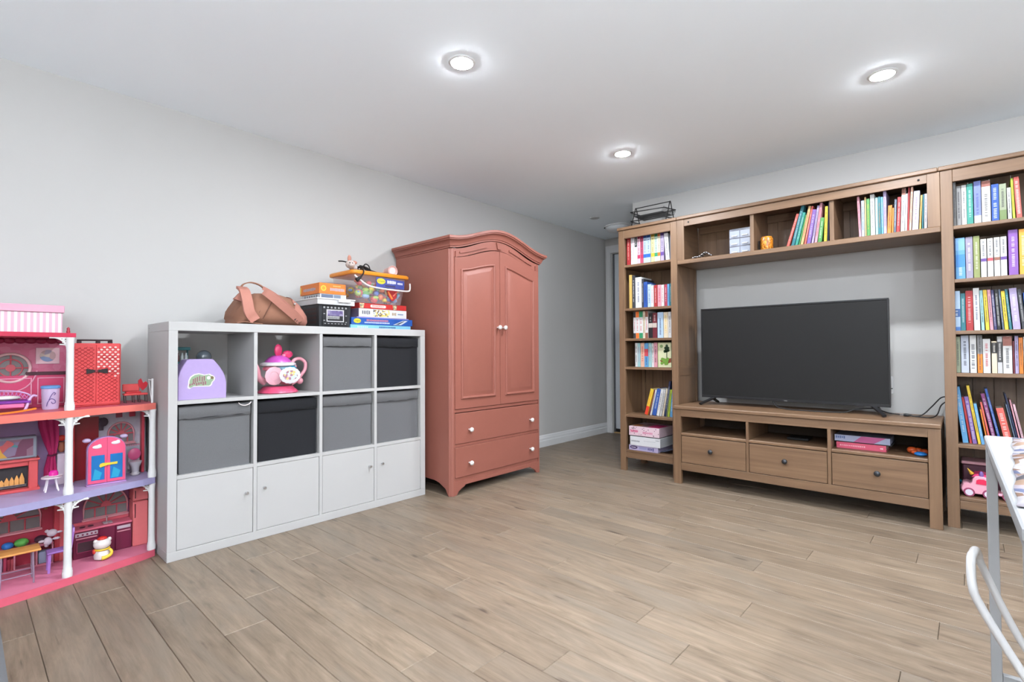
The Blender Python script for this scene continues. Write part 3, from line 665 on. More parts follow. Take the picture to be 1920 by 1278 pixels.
ROWS['WC'] = (3.703, 1.070, [
(3.164,3.194,0.22,0,'paleblue','cB'), (3.195,3.215,0.206,0,'teal','w'), (3.216,3.2458,0.218,0,'red','w'), (3.2482,3.273,0.23,-0.5,'offwhite','d'), (3.277,3.2901,0.216,-1.4,'aqua','k'), (3.2939,3.309,0.217,-2.2,'yellow','k'), (3.311,3.3246,0.217,-2.4,'rose','k'), (3.3264,3.338,0.215,-2.7,'indigo','W'), (3.339,3.3535,0.216,-2.5,'black','W'), (3.3575,3.366,0.215,-3.4,'slate','w'), (3.367,3.3816,0.205,-3.4,'yellow','k'), (3.3844,3.395,0.213,-4.0,'teal','w'), (3.398,3.427,0.217,-3.4,'lavender','w'), (3.431,3.446,0.209,-4.2,'charcoal','w'), (3.447,3.465,0.191,-3.0,'royal','w')])
ROWS['WD'] = (3.703, 0.840, [
(3.16,3.168,0.196,0,'offwhite','k'), (3.17,3.19,0.198,0,'sage','k'), (3.192,3.225,0.206,0,'bluewhite','k'), (3.228,3.255,0.205,0,'offwhite','D'), (3.258,3.279,0.205,0,'grey','cO'), (3.28,3.31,0.184,0,'offwhite','r'), (3.314,3.335,0.171,0,'cream','K'), (3.336,3.356,0.196,0,'lightgrey','cK'), (3.357,3.392,0.196,0,'offwhite','AN'), (3.394,3.401,0.17,0,'maroon',''), (3.402,3.416,0.197,0,'lavender','k'), (3.417,3.432,0.188,0,'orange','k'), (3.434,3.452,0.191,0,'offwhite','k')])
ROWS['WE'] = (3.713, 0.455, [
(3.156,3.164,0.215,0,'indigo','w'), (3.191,3.2149,0.307,-6.0,'sky','w'), (3.2191,3.2295,0.252,-6.8,'red',''), (3.2315,3.2491,0.255,-7.1,'violet','W'), (3.2529,3.265,0.317,-7.8,'yellow','k'), (3.266,3.279,0.219,-7.6,'sky','w'), (3.288,3.2947,0.19,-7.9,'orange',''), (3.2983,3.307,0.23,-8.8,'coral',''), (3.314,3.33,0.277,-9.8,'plum','W'), (3.337,3.348,0.305,-10.3,'royal','w'), (3.36,3.39,0.201,-10.1,'coral','W'), (3.399,3.4055,0.225,-9.7,'slate','w'), (3.408,3.4145,0.282,-10.2,'navy',''), (3.4152,3.4217,0.249,-9.0,'rose',''), (3.427,3.436,0.227,-9.7,'pink','k')])

ORD = ['first', 'second', 'third', 'fourth', 'fifth', 'sixth', 'seventh', 'eighth', 'ninth', 'tenth', 'eleventh', 'twelfth', 'thirteenth', 'fourteenth', 'fifteenth', 'sixteenth', 'seventeenth', 'eighteenth', 'nineteenth', 'twentieth', 'twenty-first', 'twenty-second']
PLACE = dict(NA='top shelf of bookcase near the door', NB='second shelf of bookcase near the door', NC='third shelf of bookcase near the door', ND='fourth shelf of bookcase near the door', NE='fifth shelf of bookcase near the door',
  HB='middle compartment of bridge shelf', HC='right compartment of bridge shelf', WA='top shelf of bookcase right of television', WB='second shelf of bookcase right of television', WC='third shelf of bookcase right of television', WD='fourth shelf of bookcase right of television', WE='fifth shelf of bookcase right of television')
CEIL = dict(NA=1.955, NB=1.65, NC=1.295, ND=1.05, NE=.82, HB=1.955, HC=1.955, WA=1.955, WB=1.625, WC=1.332, WD=1.05, WE=.82)
def title_marks(mb, t, z0, z1, big=False):
    """lettering too small to read: one little stroke group per character up the spine"""
    w = min(t * (.5 if big else .34), .013); z = z0
    while z < z1:
        l = R_.uniform(.5, 1.0) * w * .75
        if R_.random() < .16: z += l; continue
        o = R_.uniform(-.12, .12) * w
        mb.box(t / 2 - w / 2 + o * .3, t / 2 + w / 2 - abs(o), -.0006, 0, z, z + l * .55)
        z += l
def book(key, i, x0, x1, h, tilt, col, sty, yp, z0):
    gap = .0008; t_ = (x1 - x0) * math.cos(math.radians(tilt)) - gap
    if t_ < .005: t_ = .005
    dep = R_.uniform(.135, .17) if h < .22 else R_.uniform(.16, .2)
    h = min(h, (CEIL[key] - z0 - .006 - t_ * abs(math.sin(math.radians(tilt)))) / math.cos(math.radians(tilt)))
    th = min(.0022, t_ * .2)
    base = bm_(BC[col])
    mb = MB().box(0, t_, 0, th, 0, h, c=.0006).box(0, th, th, dep, 0, h).box(t_ - th, t_, th, dep, 0, h)
    ob = mb.build('book', base, None)
    ob.location = (x0 + gap / 2, yp + R_.uniform(0, .006), z0 + .0004 + max(0, t_ * math.sin(math.radians(tilt)))); ob.rotation_euler = (0, math.radians(tilt), 0)
    n_ = CN.get(col, col); lean = '' if abs(tilt) < 4 else 'leaning '
    tag(ob, '%s%s book, %s from left, %s' % (lean, n_, ORD[i], PLACE[key]), 'book', 'books on the ' + PLACE[key])
    MB().box(th, t_ - th, th, dep - .004, .003, h - .003).build('pages', m_page, ob)
    def band(a, b, c): MB().box(.0002, t_ - .0002, -.0004, .0003, h * a, h * b).build('spine_band', bm_(c), ob)
    q0, q1 = .2, .85; ink = None; big = False
    if sty[:1] == 's': band(.20, .32, BANDC[sty[1]]); band(.86, .995, tuple(int(v * .8) for v in BANDC[sty[1]])); q0, q1, ink = .36, .8, INK['k']
    elif sty[:1] == 'e': band(.005, .20, BANDC[sty[1]]); band(.78, .995, BANDC[sty[1]]); q0, q1, ink = .28, .72, INK['r']
    elif sty[:1] == 'm': band(.42, .50, BANDC[sty[1]]); q0, q1, ink = .56, .94, INK['k']
    elif sty[:1] == 'c':
        if sty[1] in 'W': band(.005, .20, BANDC['W']); ink = INK['d']; q0, q1 = .24, .7
        elif sty[1] == 'S': band(.30, .60, (60, 130, 200)); band(.7, .99, (120, 170, 220)); q0, q1, ink = .1, .28, INK['w']
        elif sty[1] == 'B': band(.35, .55, (60, 100, 160)); band(.005, .1, (70, 120, 190)); q0, q1, ink = .38, .52, INK['w']
        elif sty[1] == 'O': band(.005, .50, (232, 130, 34)); q0, q1, ink = .08, .94, INK['k']
        elif sty[1] == 'K': band(.30, .85, (66, 66, 68)); q0, q1, ink = .36, .8, INK['w']
    elif sty[:1] == 'A': band(.74 if sty[1] == 'N' else .86, .995, (150, 92, 80)); q0, q1, ink = .15, .68, INK['k']
    elif sty == 'b': band(.42, .60, (190, 180, 170)); q0, q1, ink = .68, .9, INK['w']
    elif sty == 'z': band(.005, .33, (216, 60, 34)); q0, q1, ink = .4, .9, INK['o']
    elif sty == 'Q': band(.02, .3, (110, 130, 80)); q0, q1, ink = .35, .85, INK['k']
    elif sty == 'D': big = True; ink = (40, 44, 60); q0, q1 = .12, .75
    elif sty == 'W': big = True; ink = INK['w']; q0, q1 = .1, .9
    elif sty == 'K': band(.62, .95, (40, 40, 44)); q0, q1, ink = .66, .92, INK['w']
    elif sty == 'N': band(.85, .995, BANDC['N']); q0, q1, ink = .2, .8, INK['k']
    elif sty == 'nr': band(.45, .75, (196, 70, 80)); q0, q1, ink = .1, .4, INK['n']
    elif sty: ink = INK[sty]
    if ink and t_ > .007:
        bc = BC[col]; ink = tuple(int(.68 * a + .32 * b) for a, b in zip(ink, bc))
        mb = MB(); title_marks(mb, t_, h * q0, h * q1, big); 
        if mb.v:
            mb.v = [(p[0], p[1] - .0004, p[2]) for p in mb.v]; mb.build('spine_title', bm_(ink), ob)
    return ob
for key, (yp, z0, L) in ROWS.items():
    for i, e in enumerate(L): book(key, i, e[0], e[1], e[2], e[3], e[4], e[5], yp, z0)
# face-out picture book on the fourth shelf
o = MB().box(1.412, 1.524, 3.70, 3.712, .8404, 1.034, c=.001).build('picture_book', bm_((196, 200, 150)))
tag(o, 'face-out book with a potted green plant on its cover', 'book')
MB().box(1.4205, 1.5235, 3.6995, 3.70, .8414, 1.033).build('cover_sky', bm_((204, 206, 168)), o)
MB().prism([(1.43, .895), (1.445, .873), (1.49, .868), (1.523, .88), (1.523, .912), (1.46, .905)], 'xz', 3.6988, 3.6994).build('cover_bowl', bm_((120, 56, 34)), o)
mb = MB()
for cx, cz, r in ((1.485, .97, .015), (1.496, .99, .012), (1.478, .99, .012), (1.488, 1.008, .011), (1.50, .972, .011), (1.472, .965, .012)): mb.prism(arc(cx, cz, r, 0, 330, 9), 'xz', 3.6982, 3.6988)
mb.box(1.484, 1.490, 3.6982, 3.6988, .905, .97); mb.build('cover_tree', bm_((30, 60, 34)), o)
mb = MB()
for k in range(16): cx = 1.445 + R_.random() * .06; cz = .868 + R_.random() * .04; mb.prism(arc(cx, cz, .008 + R_.random() * .006, 0, 320, 7), 'xz', 3.6976 - k * .00003, 3.6981 - k * .00003)
mb.build('cover_leaves', bm_((104, 146, 52)), o)
MB().prism(arc(1.443, 1.005, .013, 0, 340, 12), 'xz', 3.6988, 3.6994).build('cover_medallion', bm_((120, 146, 92)), o)

# ------------------------------------------------------------------ television
t = thing('television', 'large black flat-screen television on the pine bench', 'television', (2.295, 3.80, .565))
m_scr = P('screen_glass', (27, 27, 27), .5, .02, 2.0, spec=.2)
MB().box(1.722, 2.868, 3.803, 3.85, .622, 1.282, c=.004).build('rear_housing', m_black, t)
for d in ((1.720, 2.870, 3.792, 3.803, 1.274, 1.284), (1.720, 2.870, 3.792, 3.803, .618, .634), (1.720, 1.728, 3.792, 3.803, .6342, 1.2738), (2.862, 2.870, 3.792, 3.803, .6342, 1.2738)):
    MB().box(*d, c=.001).build('bezel', m_black, t)
MB().box(1.7282, 2.8618, 3.7965, 3.8028, .6342, 1.2738).build('screen', m_scr, t)
for sx, x in ((-1, 1.82), (1, 2.77)):
    for dy, yy in ((-1, 3.70), (1, 3.93)):
        fx = x + sx * (.078 if dy < 0 else .03)
        MB().ribbon(smoothpath([(x, 3.815 + dy * .006, .628), (x + sx * .03, 3.815 + dy * .035, .606), (fx, yy, .5745)], 5), .020, .012, (1, 0, 0)).build('foot', m_black, t, 40)
MB().box(2.285, 2.305, 3.790, 3.792, .622, .626).build('brand_plate', P('plate_grey', (120, 120, 122), .4), t)
m_cab = P('cable_black', (20, 20, 22), .55)
o = MB().tube(smoothpath([(2.21, 3.84, .64), (2.215, 3.80, .612), (2.25, 3.77, .582), (2.33, 3.765, .5695), (2.48, 3.77, .5690), (2.58, 3.79, .5690), (2.64, 3.80, .574), (2.70, 3.82, .596), (2.78, 3.86, .600), (2.85, 3.89, .5760), (2.92, 3.90, .5690), (3.00, 3.91, .5690), (3.05, 3.96, .62), (3.09, 4.045, .67), (3.118, 4.06, .68)], 6), .0035, 8).build('power_cable', m_cab, None, 60)
tag(o, 'black cable looping from the television back across the bench', 'cable')
o = MB().tube(smoothpath([(2.965, 3.845, .5715), (3.01, 3.84, .5690), (3.055, 3.845, .5690), (3.080, 3.90, .585), (3.092, 4.035, .625), (3.116, 4.06, .65)], 6), .0035, 8).build('loose_power_cord', m_cab, None, 60)
tag(o, 'short black cord with an unplugged plug lying on the bench', 'cable')
MB().lathe([(.006, 0), (.009, .008), (.009, .02), (.006, .03), (.0045, .04)], (0, 0, 0), 12).xf(Matrix.Translation((2.925, 3.845, .575)) @ Matrix.Rotation(PI / 2, 4, 'Y')).build('plug', m_black, o, 50)
for z in (.572, .578): MB().box(2.907, 2.925, 3.843, 3.847, z, z + .0014).build('prong', m_chrome, o)
t = thing('wall_outlet', 'white wall outlet partly hidden behind the television edge', 'outlet', (2.845, YT, .74))
MB().box(2.786, 2.856, YT - .006, YT, .68, .795, c=.003).build('cover_plate', m_trim, t)
for z in (.715,): MB().box(2.840, 2.852, YT - .0085, YT - .006, z - .003, z + .003).build('socket_slot', m_blackm, t)

# ------------------------------------------------------------------ things in the open cubes
def C(c, rough=.5, **k): return P('tone_%d_%d_%d_%d%s' % (c[0], c[1], c[2], int(rough * 100), '_'.join(sorted(k))), tuple(v * OBJ for v in c), rough, .05, 60.0, **k)
ZS = .7448
t = thing('toy_carry_case', 'lilac plastic toy carry case with an oval sticker', 'toy case', (.39, .81, ZS))
m_lil = C((178, 156, 208), .45)
def case_outline(m=0):
    return [(.703 + m, ZS + .0004 + m * 0), (.915 - m, ZS + .0004), (.915 - m, .822)] + [(p[0], p[1]) for p in ((.911 - m, .845), (.900 - m, .875), (.882 - m, .905), (.856 - m * .5, .938 - m), (.846, .9405 - m), (.752, .9405 - m), (.741 + m * .5, .936 - m), (.722 + m, .905), (.711 + m, .88), (.704 + m, .85))]
MB().loft([[(x, y, z) for y, z in case_outline(m)] for x, m in ((.33, .002), (.332, 0), (.428, 0), (.431, .0025))]).build('shell', m_lil, t, 30)
sx = .4315
st_out = [(.742, .806), (.744, .800), (.752, .797), (.765, .806), (.80, .806), (.84, .805), (.848, .812), (.852, .826), (.86, .834), (.863, .845), (.858, .856), (.846, .862), (.838, .868), (.826, .866), (.815, .864), (.79, .872), (.77, .868), (.754, .856), (.746, .838), (.745, .820)]
MB().prism(st_out, 'yz', sx, sx + .0008).build('sticker', C((232, 224, 228), .4), t)
cy = sum(p[0] for p in st_out) / len(st_out); cz = sum(p[1] for p in st_out) / len(st_out)
MB().prism([(cy + (a - cy) * .9, cz + (b - cz) * .86) for a, b in st_out], 'yz', sx + .0008, sx + .0012).build('sticker_field', C((146, 172, 140), .4), t)
mb = MB()
for i, (a, b) in enumerate(((.768, .833), (.776, .838), (.785, .842), (.795, .846), (.806, .843), (.815, .846))): mb.box(sx + .0012, sx + .0016, a - .003, a + .002, b - .012, b + .012)
for i in range(8): mb.box(sx + .0012, sx + .0016, .750 + i * .0095, .756 + i * .0095, .812 + (i % 3) * .003, .822 + i * .0014)
mb.build('sticker_lettering', C((148, 92, 106), .4), t)
MB().prism(arc(.834, .848, .0085, 0, 340, 12), 'yz', sx + .0012, sx + .0017).build('sticker_emblem', C((226, 226, 222), .4), t)
MB().prism(arc(.849, .848, .0075, 0, 340, 12), 'yz', sx + .0012, sx + .0017).build('sticker_emblem', C((118, 104, 70), .4), t)
t = thing('glass_globe', 'small dark glass globe behind the lilac case', 'globe', (.25, .865, ZS))
MB().lathe([(.04, ZS + .0004), (.045, ZS + .02), (.02, ZS + .12), (.018, ZS + .17)], (.25, .865, 0), 18).build('stand', C((40, 52, 60), .4), t, 40)
MB().ball((.25, .865, ZS + .205), .036, 20, 14).build('sphere', C((92, 102, 110), .15, coat=1.0), t, 60)
t = thing('toy_bottle_rack', 'small teal toy rack with bottles at the cube back', 'toy', (.24, .755, ZS))
for z in (ZS + .0004, .915, .985): MB().box(.215, .265, .705, .80, z, z + .012 if z < .98 else z + .016, c=.002).build('rack_board', C((40, 118, 122), .4), t)
for y in (.705, .794): MB().box(.215, .225, y, y + .006, ZS + .0125, .985).build('rack_side', C((40, 118, 122), .4), t)
for y, c in ((.727, (140, 60, 54)), (.748, (96, 40, 44)), (.768, (190, 200, 200)), (.785, (200, 206, 210))):
    MB().lathe([(.007, .9272), (.007, .955), (.004, .962), (.004, .972)], (.245, y, 0), 10).build('bottle', C(c, .3), t, 40)

# toy teapot
TY, TX = 1.213, .335
t = thing('toy_teapot', 'pink and clear toy teapot with a bow on its purple lid', 'toy teapot', (TX, TY, ZS))
MB().lathe([(.098, ZS + .0004), (.104, ZS + .004), (.100, ZS + .012), (.084, ZS + .026), (.078, ZS + .034), (.074, ZS + .038), (.03, ZS + .038)], (TX, TY, 0), 48, wob=.025, wn=16).build('base', C((226, 84, 122), .3), t, 50)
m_clear = P('clear_plastic', (230, 226, 232), .06, .0, alpha=.13, coat=.5)
MB().lathe([(.06, ZS + .039), (.082, ZS + .055), (.096, ZS + .085), (.099, ZS + .11), (.094, ZS + .135), (.082, ZS + .153), (.07, ZS + .16)], (TX, TY, 0), 36).build('bowl', m_clear, t, 50)
MB().lathe([(.086, ZS + .151), (.092, ZS + .155), (.091, ZS + .166), (.076, ZS + .172), (.04, ZS + .172)], (TX, TY, 0), 54, wob=.02, wn=18).build('collar', C((232, 230, 234), .35), t, 50)
MB().lathe([(.070, ZS + .1725), (.066, ZS + .181), (.05, ZS + .199), (.028, ZS + .210), (.002, ZS + .213)], (TX, TY, 0), 36).build('lid', C((196, 84, 180), .3), t, 50)
m_bow = C((226, 58, 112), .35)
for s, (dy, dz, w, h) in (((1, (-.008, .238, .022, .036))), ((1, (.044, .216, .030, .022)))):
    MB().ball((TX + .02, TY + dy, ZS + dz), (.013, w, h), 14, 9).build('bow_loop', m_bow, t, 60)
MB().ball((TX + .026, TY + .020, ZS + .208), (.012, .011, .011), 12, 8).build('bow_knot', C((236, 120, 156), .35), t, 60)
# handle: S-curve with scroll ends
hp = smoothpath([(TX, TY + .085, ZS + .148), (TX, TY + .078, ZS + .160), (TX, TY + .092, ZS + .184), (TX, TY + .126, ZS + .190), (TX, TY + .156, ZS + .166), (TX, TY + .154, ZS + .125), (TX, TY + .128, ZS + .090), (TX, TY + .106, ZS + .064), (TX, TY + .075, ZS + .045)], 6)
MB().tube(hp, .010, 12).build('handle', C((240, 164, 178), .35), t, 60)
MB().ball((TX + .002, TY + .092, ZS + .145), .013, 12, 8).ball((TX + .004, TY + .122, ZS + .062), .0195, 14, 9).build('handle_scroll', C((240, 164, 178), .35), t, 60)
MB().tube(smoothpath([(TX, TY - .07, ZS + .06), (TX, TY - .105, ZS + .09), (TX, TY - .112, ZS + .13), (TX, TY - .122, ZS + .158)], 5), .014, 12, taper=[1.4 - i * .035 for i in range(16)]).build('spout', C((240, 164, 178), .35), t, 60)
# contents seen through the bowl
MB().lathe([(.002, 0), (.046, 0), (.050, .004), (.046, .006), (.024, .006), (.022, .003), (.002, .003)], (TX + .064, TY - .048, ZS + .098), 36, 'x', wob=.03, wn=12).build('toy_plate', C((240, 176, 190), .4), t, 50)
MB().lathe([(.002, 0), (.056, 0), (.058, .005), (.05, .008), (.002, .008)], (TX + .100, TY + .022, ZS + .100), 48, 'x', sx=1.0, sy=.78, wob=.035, wn=16).build('medallion', C((230, 228, 236), .4), t, 50)
MB().lathe([(.002, 0), (.041, 0), (.041, .001), (.002, .001)], (TX + .108, TY + .022, ZS + .100), 32, 'x', sx=1.0, sy=.7).build('medallion_picture', print_mix('medallion_print', [(206, 224, 224), (206, 224, 224), (226, 196, 206), (222, 200, 120), (206, 222, 222), (170, 120, 140)], 90), t)
MB().ball((TX + .02, TY + .075, ZS + .115), (.028, .020, .026), 14, 9).build('toy_cup', C((178, 140, 210), .35), t, 60)
MB().ball((TX + .03, TY + .03, ZS + .138), (.055, .058, .018), 14, 8).build('blue_gel', C((60, 168, 200), .4), t, 60)
MB().ball((TX + .012, TY + .035, ZS + .066), (.055, .052, .024), 14, 8).ball((TX + .01, TY - .048, ZS + .136), (.055, .036, .018), 14, 8).build('toy_pieces', C((214, 56, 96), .4), t, 60)

# ------------------------------------------------------------------ things on top of the storage unit
ZT = 1.1204
t = thing('backpack', 'brown and dusty pink backpack lying on the white storage unit', 'backpack', (.27, 1.17, ZT))
m_bk = C((150, 104, 82), .85, bump=.2); m_st = C((190, 128, 112), .75, bump=.15)
rings = []
for y, h, d, tw in ((.985, .05, .07, 0), (1.0, .10, .10, 0), (1.03, .155, .125, .01), (1.09, .182, .145, .012), (1.15, .186, .15, .012), (1.21, .186, .15, .01), (1.27, .170, .148, .006), (1.32, .135, .135, 0), (1.355, .085, .11, 0), (1.372, .04, .07, 0)):
    ring = []
    for k in range(24):
        a = 2 * PI * k / 24; ca, sa = math.cos(a), math.sin(a)
        ring.append((.26 + d * math.copysign(abs(ca) ** .7, ca) - (sa * .02), y + .006 * math.sin(k * 2.3) + sa * tw, ZT + h / 2 + h / 2 * math.copysign(abs(sa) ** .75, sa)))
    rings.append(ring)
MB().loft(rings).build('body', m_bk, t, 60)
MB().loft([[(p[0] * 1.0 + .0, 1.31 + (p[1] - 1.31) * 1.02 + .004, ZT + (p[2] - ZT) * 1.03) for p in r] for r in rings[6:9]], cap=True).build('side_pocket', m_st, t, 60)
MB().ribbon(smoothpath([(.395, 1.115, 1.305), (.425, 1.135, 1.28), (.432, 1.20, 1.225), (.425, 1.26, 1.18), (.405, 1.305, 1.150)], 6), .042, .014, (.35, .5, .6)).build('shoulder_strap', m_st, t, 40)
MB().ribbon(smoothpath([(.37, 1.115, 1.325), (.40, 1.165, 1.29), (.405, 1.235, 1.235), (.40, 1.295, 1.185), (.395, 1.32, 1.16)], 6), .020, .008, (.35, .5, .6)).build('shoulder_strap', m_st, t, 40)
MB().ribbon(smoothpath([(.30, 1.03, 1.325), (.37, 1.02, 1.30), (.405, 1.02, 1.25), (.41, 1.03, 1.19), (.405, 1.05, 1.16), (.405, 1.062, 1.142)], 6), .052, .014, (0, 1, 0)).build('shoulder_strap', m_st, t, 40)
MB().ribbon(smoothpath([(.30, 1.025, 1.32), (.30, 1.04, 1.345), (.30, 1.08, 1.358), (.30, 1.13, 1.345), (.31, 1.155, 1.315), (.33, 1.17, 1.29)], 6), .018, .006, (1, 0, 0)).build('carry_handle', m_bk, t, 40)
for q_, w_ in ((.96, .0), (1.0, .03)):
    MB().tube(smoothpath([(.408 * q_, 1.07 + w_, 1.15), (.42 * q_, 1.09 + w_, 1.20), (.40 * q_, 1.12 + w_, 1.25), (.345 * q_, 1.15 + w_, 1.296)], 5), .0025, 6).build('seam', C((112, 74, 58), .8), t, 60)
MB().prism([(.97, 1.255), (1.0, 1.29), (1.025, 1.285), (1.02, 1.24), (1.0, 1.245)], 'yz', .345, .375).build('buckle_flap', m_st, t)
MB().ribbon(smoothpath([(.42, .965, 1.126), (.425, 1.0, 1.132), (.42, 1.04, 1.128), (.41, 1.09, 1.126)], 5), .03, .004, (1, 0, 0)).build('waist_strap', m_bk, t, 40)
for y, z in ((1.215, 1.228), (1.275, 1.245)): MB().ball((.428 if y < 1.25 else .405, y, z), .007, 10, 7).build('stud', m_chrome, t, 60)
mb = MB()
for k in range(3): mb.ribbon([(.418 - k * .006, 1.268 + k * .014, 1.152 - k * .006), (.422 - k * .006, 1.290 + k * .014, 1.178 - k * .006)], .004, .010, (.6, .5, -.4))
mb.build('strap_buckle', C((60, 44, 40), .5), t)
# black crate with white lid
t = thing('lidded_crate', 'black plastic crate with white lid on the storage unit', 'storage box', (.25, 1.53, ZT), 0)
def taper_box(y0, y1, x0, x1, z0, z1, s):
    return [[(x0 + s * q, y0 + s * q, z), (x1 - s * q, y0 + s * q, z), (x1 - s * q, y1 - s * q, z), (x0 + s * q, y1 - s * q, z)] for z, q in ((z0, 1), (z1, 0))]
MB().loft(taper_box(1.432, 1.640, .12, .375, ZT + .0004, 1.258, .006)).build('crate_body', C((44, 46, 50), .4), t)
MB().loft(taper_box(1.415, 1.657, .105, .392, 1.2582, 1.288, -.0)).build('lid', C((206, 206, 208), .35), t)
MB().box(.100, .397, 1.410, 1.662, 1.2884, 1.2965, c=.002).build('lid_rim', C((234, 234, 236), .35), t)
MB().box(.397, .403, 1.545, 1.625, 1.274, 1.294, c=.002).build('lid_clip', C((236, 236, 238), .35), t)
MB().box(.3735, .3775, 1.455, 1.618, 1.135, 1.252, c=.001).build('front_panel', C((26, 26, 30), .4), t)
for d in ((.3776, .3785, 1.480, 1.592, 1.224, 1.229), (.3776, .3785, 1.480, 1.592, 1.156, 1.161), (.3776, .3785, 1.480, 1.485, 1.1612, 1.2238), (.3776, .3785, 1.587, 1.592, 1.1612, 1.2238)): MB().box(*d).build('label_border', C((222, 220, 222), .4), t)
MB().box(.3776, .3782, 1.4852, 1.5868, 1.192, 1.2238).build('label_picture', print_mix('crate_label', [(120, 110, 150), (150, 140, 170), (86, 70, 120), (104, 92, 140)], 60), t)
mb = MB()
for k in range(9): mb.box(.3776, .3782, 1.489 + k * .0085, 1.495 + k * .0085, 1.182, 1.189).box(.3776, .3782, 1.489 + k * .0085, 1.494 + k * .0085, 1.173, 1.179)
mb.build('label_text', C((206, 206, 206), .4), t)
mb = MB()
for k in range(7): mb.prism(arc(1.465 + k * .0235, 1.241, .006, 0, 320, 7), 'yz', .3776, .3782).box(.3776, .3782, 1.466 + k * .022, 1.475 + k * .022, 1.142, 1.146)
for z in (1.16, 1.20): mb.box(.3776, .3782, 1.460, 1.470, z, z + .005).box(.3776, .3782, 1.603, 1.612, z - .008, z - .003)
mb.build('panel_icons', C((170, 170, 172), .4), t)
mb = MB()
for k in range(10):
    for j in range(4): mb.box(.150 + k * .02, .162 + k * .02, 1.4318, 1.4326, 1.145 + j * .026, 1.160 + j * .026)
mb.build('side_grille', C((70, 40, 40), .4), t)
def game(name, label, x0, x1, y0, y1, z0, z1, col, top=None, rot=0):
    tt = thing(name, label, 'game box', ((x0 + x1) / 2, (y0 + y1) / 2, z0), math.radians(rot))
    MB().box(x0, x1, y0, y1, z0 + .0003, z1 - .0003, c=.0008).build('box', C(col, .4), tt)
    return tt
def marks(name, parent, x, y0, y1, z0, z1, n, col, fill=.7):
    """a printed line of small unreadable characters on a face looking along +x"""
    mb = MB(); w = (y1 - y0) / n
    for k in range(n):
        s = R_.uniform(.75, 1.0); mb.box(x, x + .0005, y0 + k * w, y0 + k * w + w * fill, z0 + (z1 - z0) * (1 - s) / 2, z1 - (z1 - z0) * (1 - s) / 2)
    return mb.build(name, C(col, .4), parent)
def marksy(name, parent, y, x0, x1, z0, z1, n, col, fill=.7):
    """the same on a face looking along -y"""
    mb = MB(); w = (x1 - x0) / n
    for k in range(n):
        s = R_.uniform(.6, 1.0); mb.box(x0 + k * w, x0 + k * w + w * fill, y - .0005, y, z0 + (z1 - z0) * (1 - s) / 2, z1 - (z1 - z0) * (1 - s) / 2)
    return mb.build(name, C(col, .4), parent)
g = game('board_game_box', 'pale grey board game box between the crate lid and orange box', .14, .37, 1.442, 1.612, 1.297, 1.323, (198, 200, 204))
MB().box(.37, .3706, 1.45, 1.525, 1.300, 1.320).build('print_panel', C((96, 108, 132), .4), g); MB().box(.37, .3706, 1.53, 1.575, 1.300, 1.320).build('print_panel', C((120, 132, 150), .4), g)
marksy('print_marks', g, 1.442, .17, .35, 1.302, 1.319, 6, (116, 120, 128), .55)
g = game('board_game_box', 'orange board game box on top of the crate', .125, .372, 1.436, 1.608, 1.3235, 1.388, (226, 120, 36))
marks('title', g, .372, 1.505, 1.60, 1.342, 1.362, 11, (170, 172, 190)); marks('subtitle', g, .372, 1.525, 1.575, 1.370, 1.376, 9, (244, 190, 120))
MB().prism(arc(1.463, 1.356, .017, 0, 345, 20), 'yz', .372, .3728).build('badge', C((244, 196, 60), .4), g); MB().prism(arc(1.463, 1.356, .011, 0, 345, 16), 'yz', .3728, .3732).build('badge_centre', C((222, 150, 40), .4), g)
marksy('side_title', g, 1.436, .17, .33, 1.343, 1.362, 8, (168, 172, 190)); MB().box(.1252, .14, 1.4352, 1.436, 1.335, 1.375).build('side_badge', C((244, 196, 60), .4), g)
# stack beside the wardrobe
g = game('board_game_box', 'light blue thin game box at the bottom of the stack by the wardrobe', .07, .352, 1.652, 2.112, ZT, 1.148, (128, 194, 226))
marks('title', g, .352, 1.86, 1.99, 1.128, 1.140, 12, (60, 90, 130)); marks('maker', g, .352, 1.70, 1.78, 1.128, 1.138, 6, (200, 226, 240))
g = game('craft_kit_box', 'dark blue craft kit box with a yellow oval, in the stack', .06, .355, 1.655, 2.124, 1.1482, 1.192, (28, 84, 168))
MB().prism([(1.698 + .026 * math.cos(a * .314), 1.171 + .015 * math.sin(a * .314)) for a in range(20)], 'yz', .355, .3556).build('logo_oval', C((226, 206, 40), .4), g)
lettering('logo_text', 'Crayola', .015, C((40, 90, 60), .4), g, (.3558, 1.698, 1.171), (0, 1, 0), (0, 0, 1), maxw=.042)
marks('title', g, .355, 1.765, 1.93, 1.170, 1.184, 16, (196, 120, 130)); marks('subtitle', g, .355, 1.75, 1.94, 1.157, 1.167, 18, (196, 206, 230))
MB().prism([(1.965, 1.153), (2.03, 1.153), (2.085, 1.184), (2.045, 1.184)], 'yz', .355, .3556).build('picture_flash', C((206, 214, 222), .4), g)
MB().prism([(1.985, 1.156), (2.01, 1.156), (2.06, 1.181), (2.05, 1.181)], 'yz', .3556, .356).build('picture_flash', C((46, 60, 80), .4), g)
MB().box(.07, .345, 1.70, 2.10, 1.1922, 1.1985).build('lid_edge', C((150, 140, 200), .4), g)
g = game('board_game_box', 'white board game box with a picture panel, in the stack', .075, .345, 1.715, 2.082, 1.1987, 1.2535, (226, 226, 228))
MB().box(.345, .3456, 1.818, 1.945, 1.204, 1.249).build('print_panel', print_mix('game_art', [(230, 214, 150), (70, 74, 84), (236, 200, 90), (200, 206, 214), (228, 226, 220), (150, 120, 70)], 110), g)
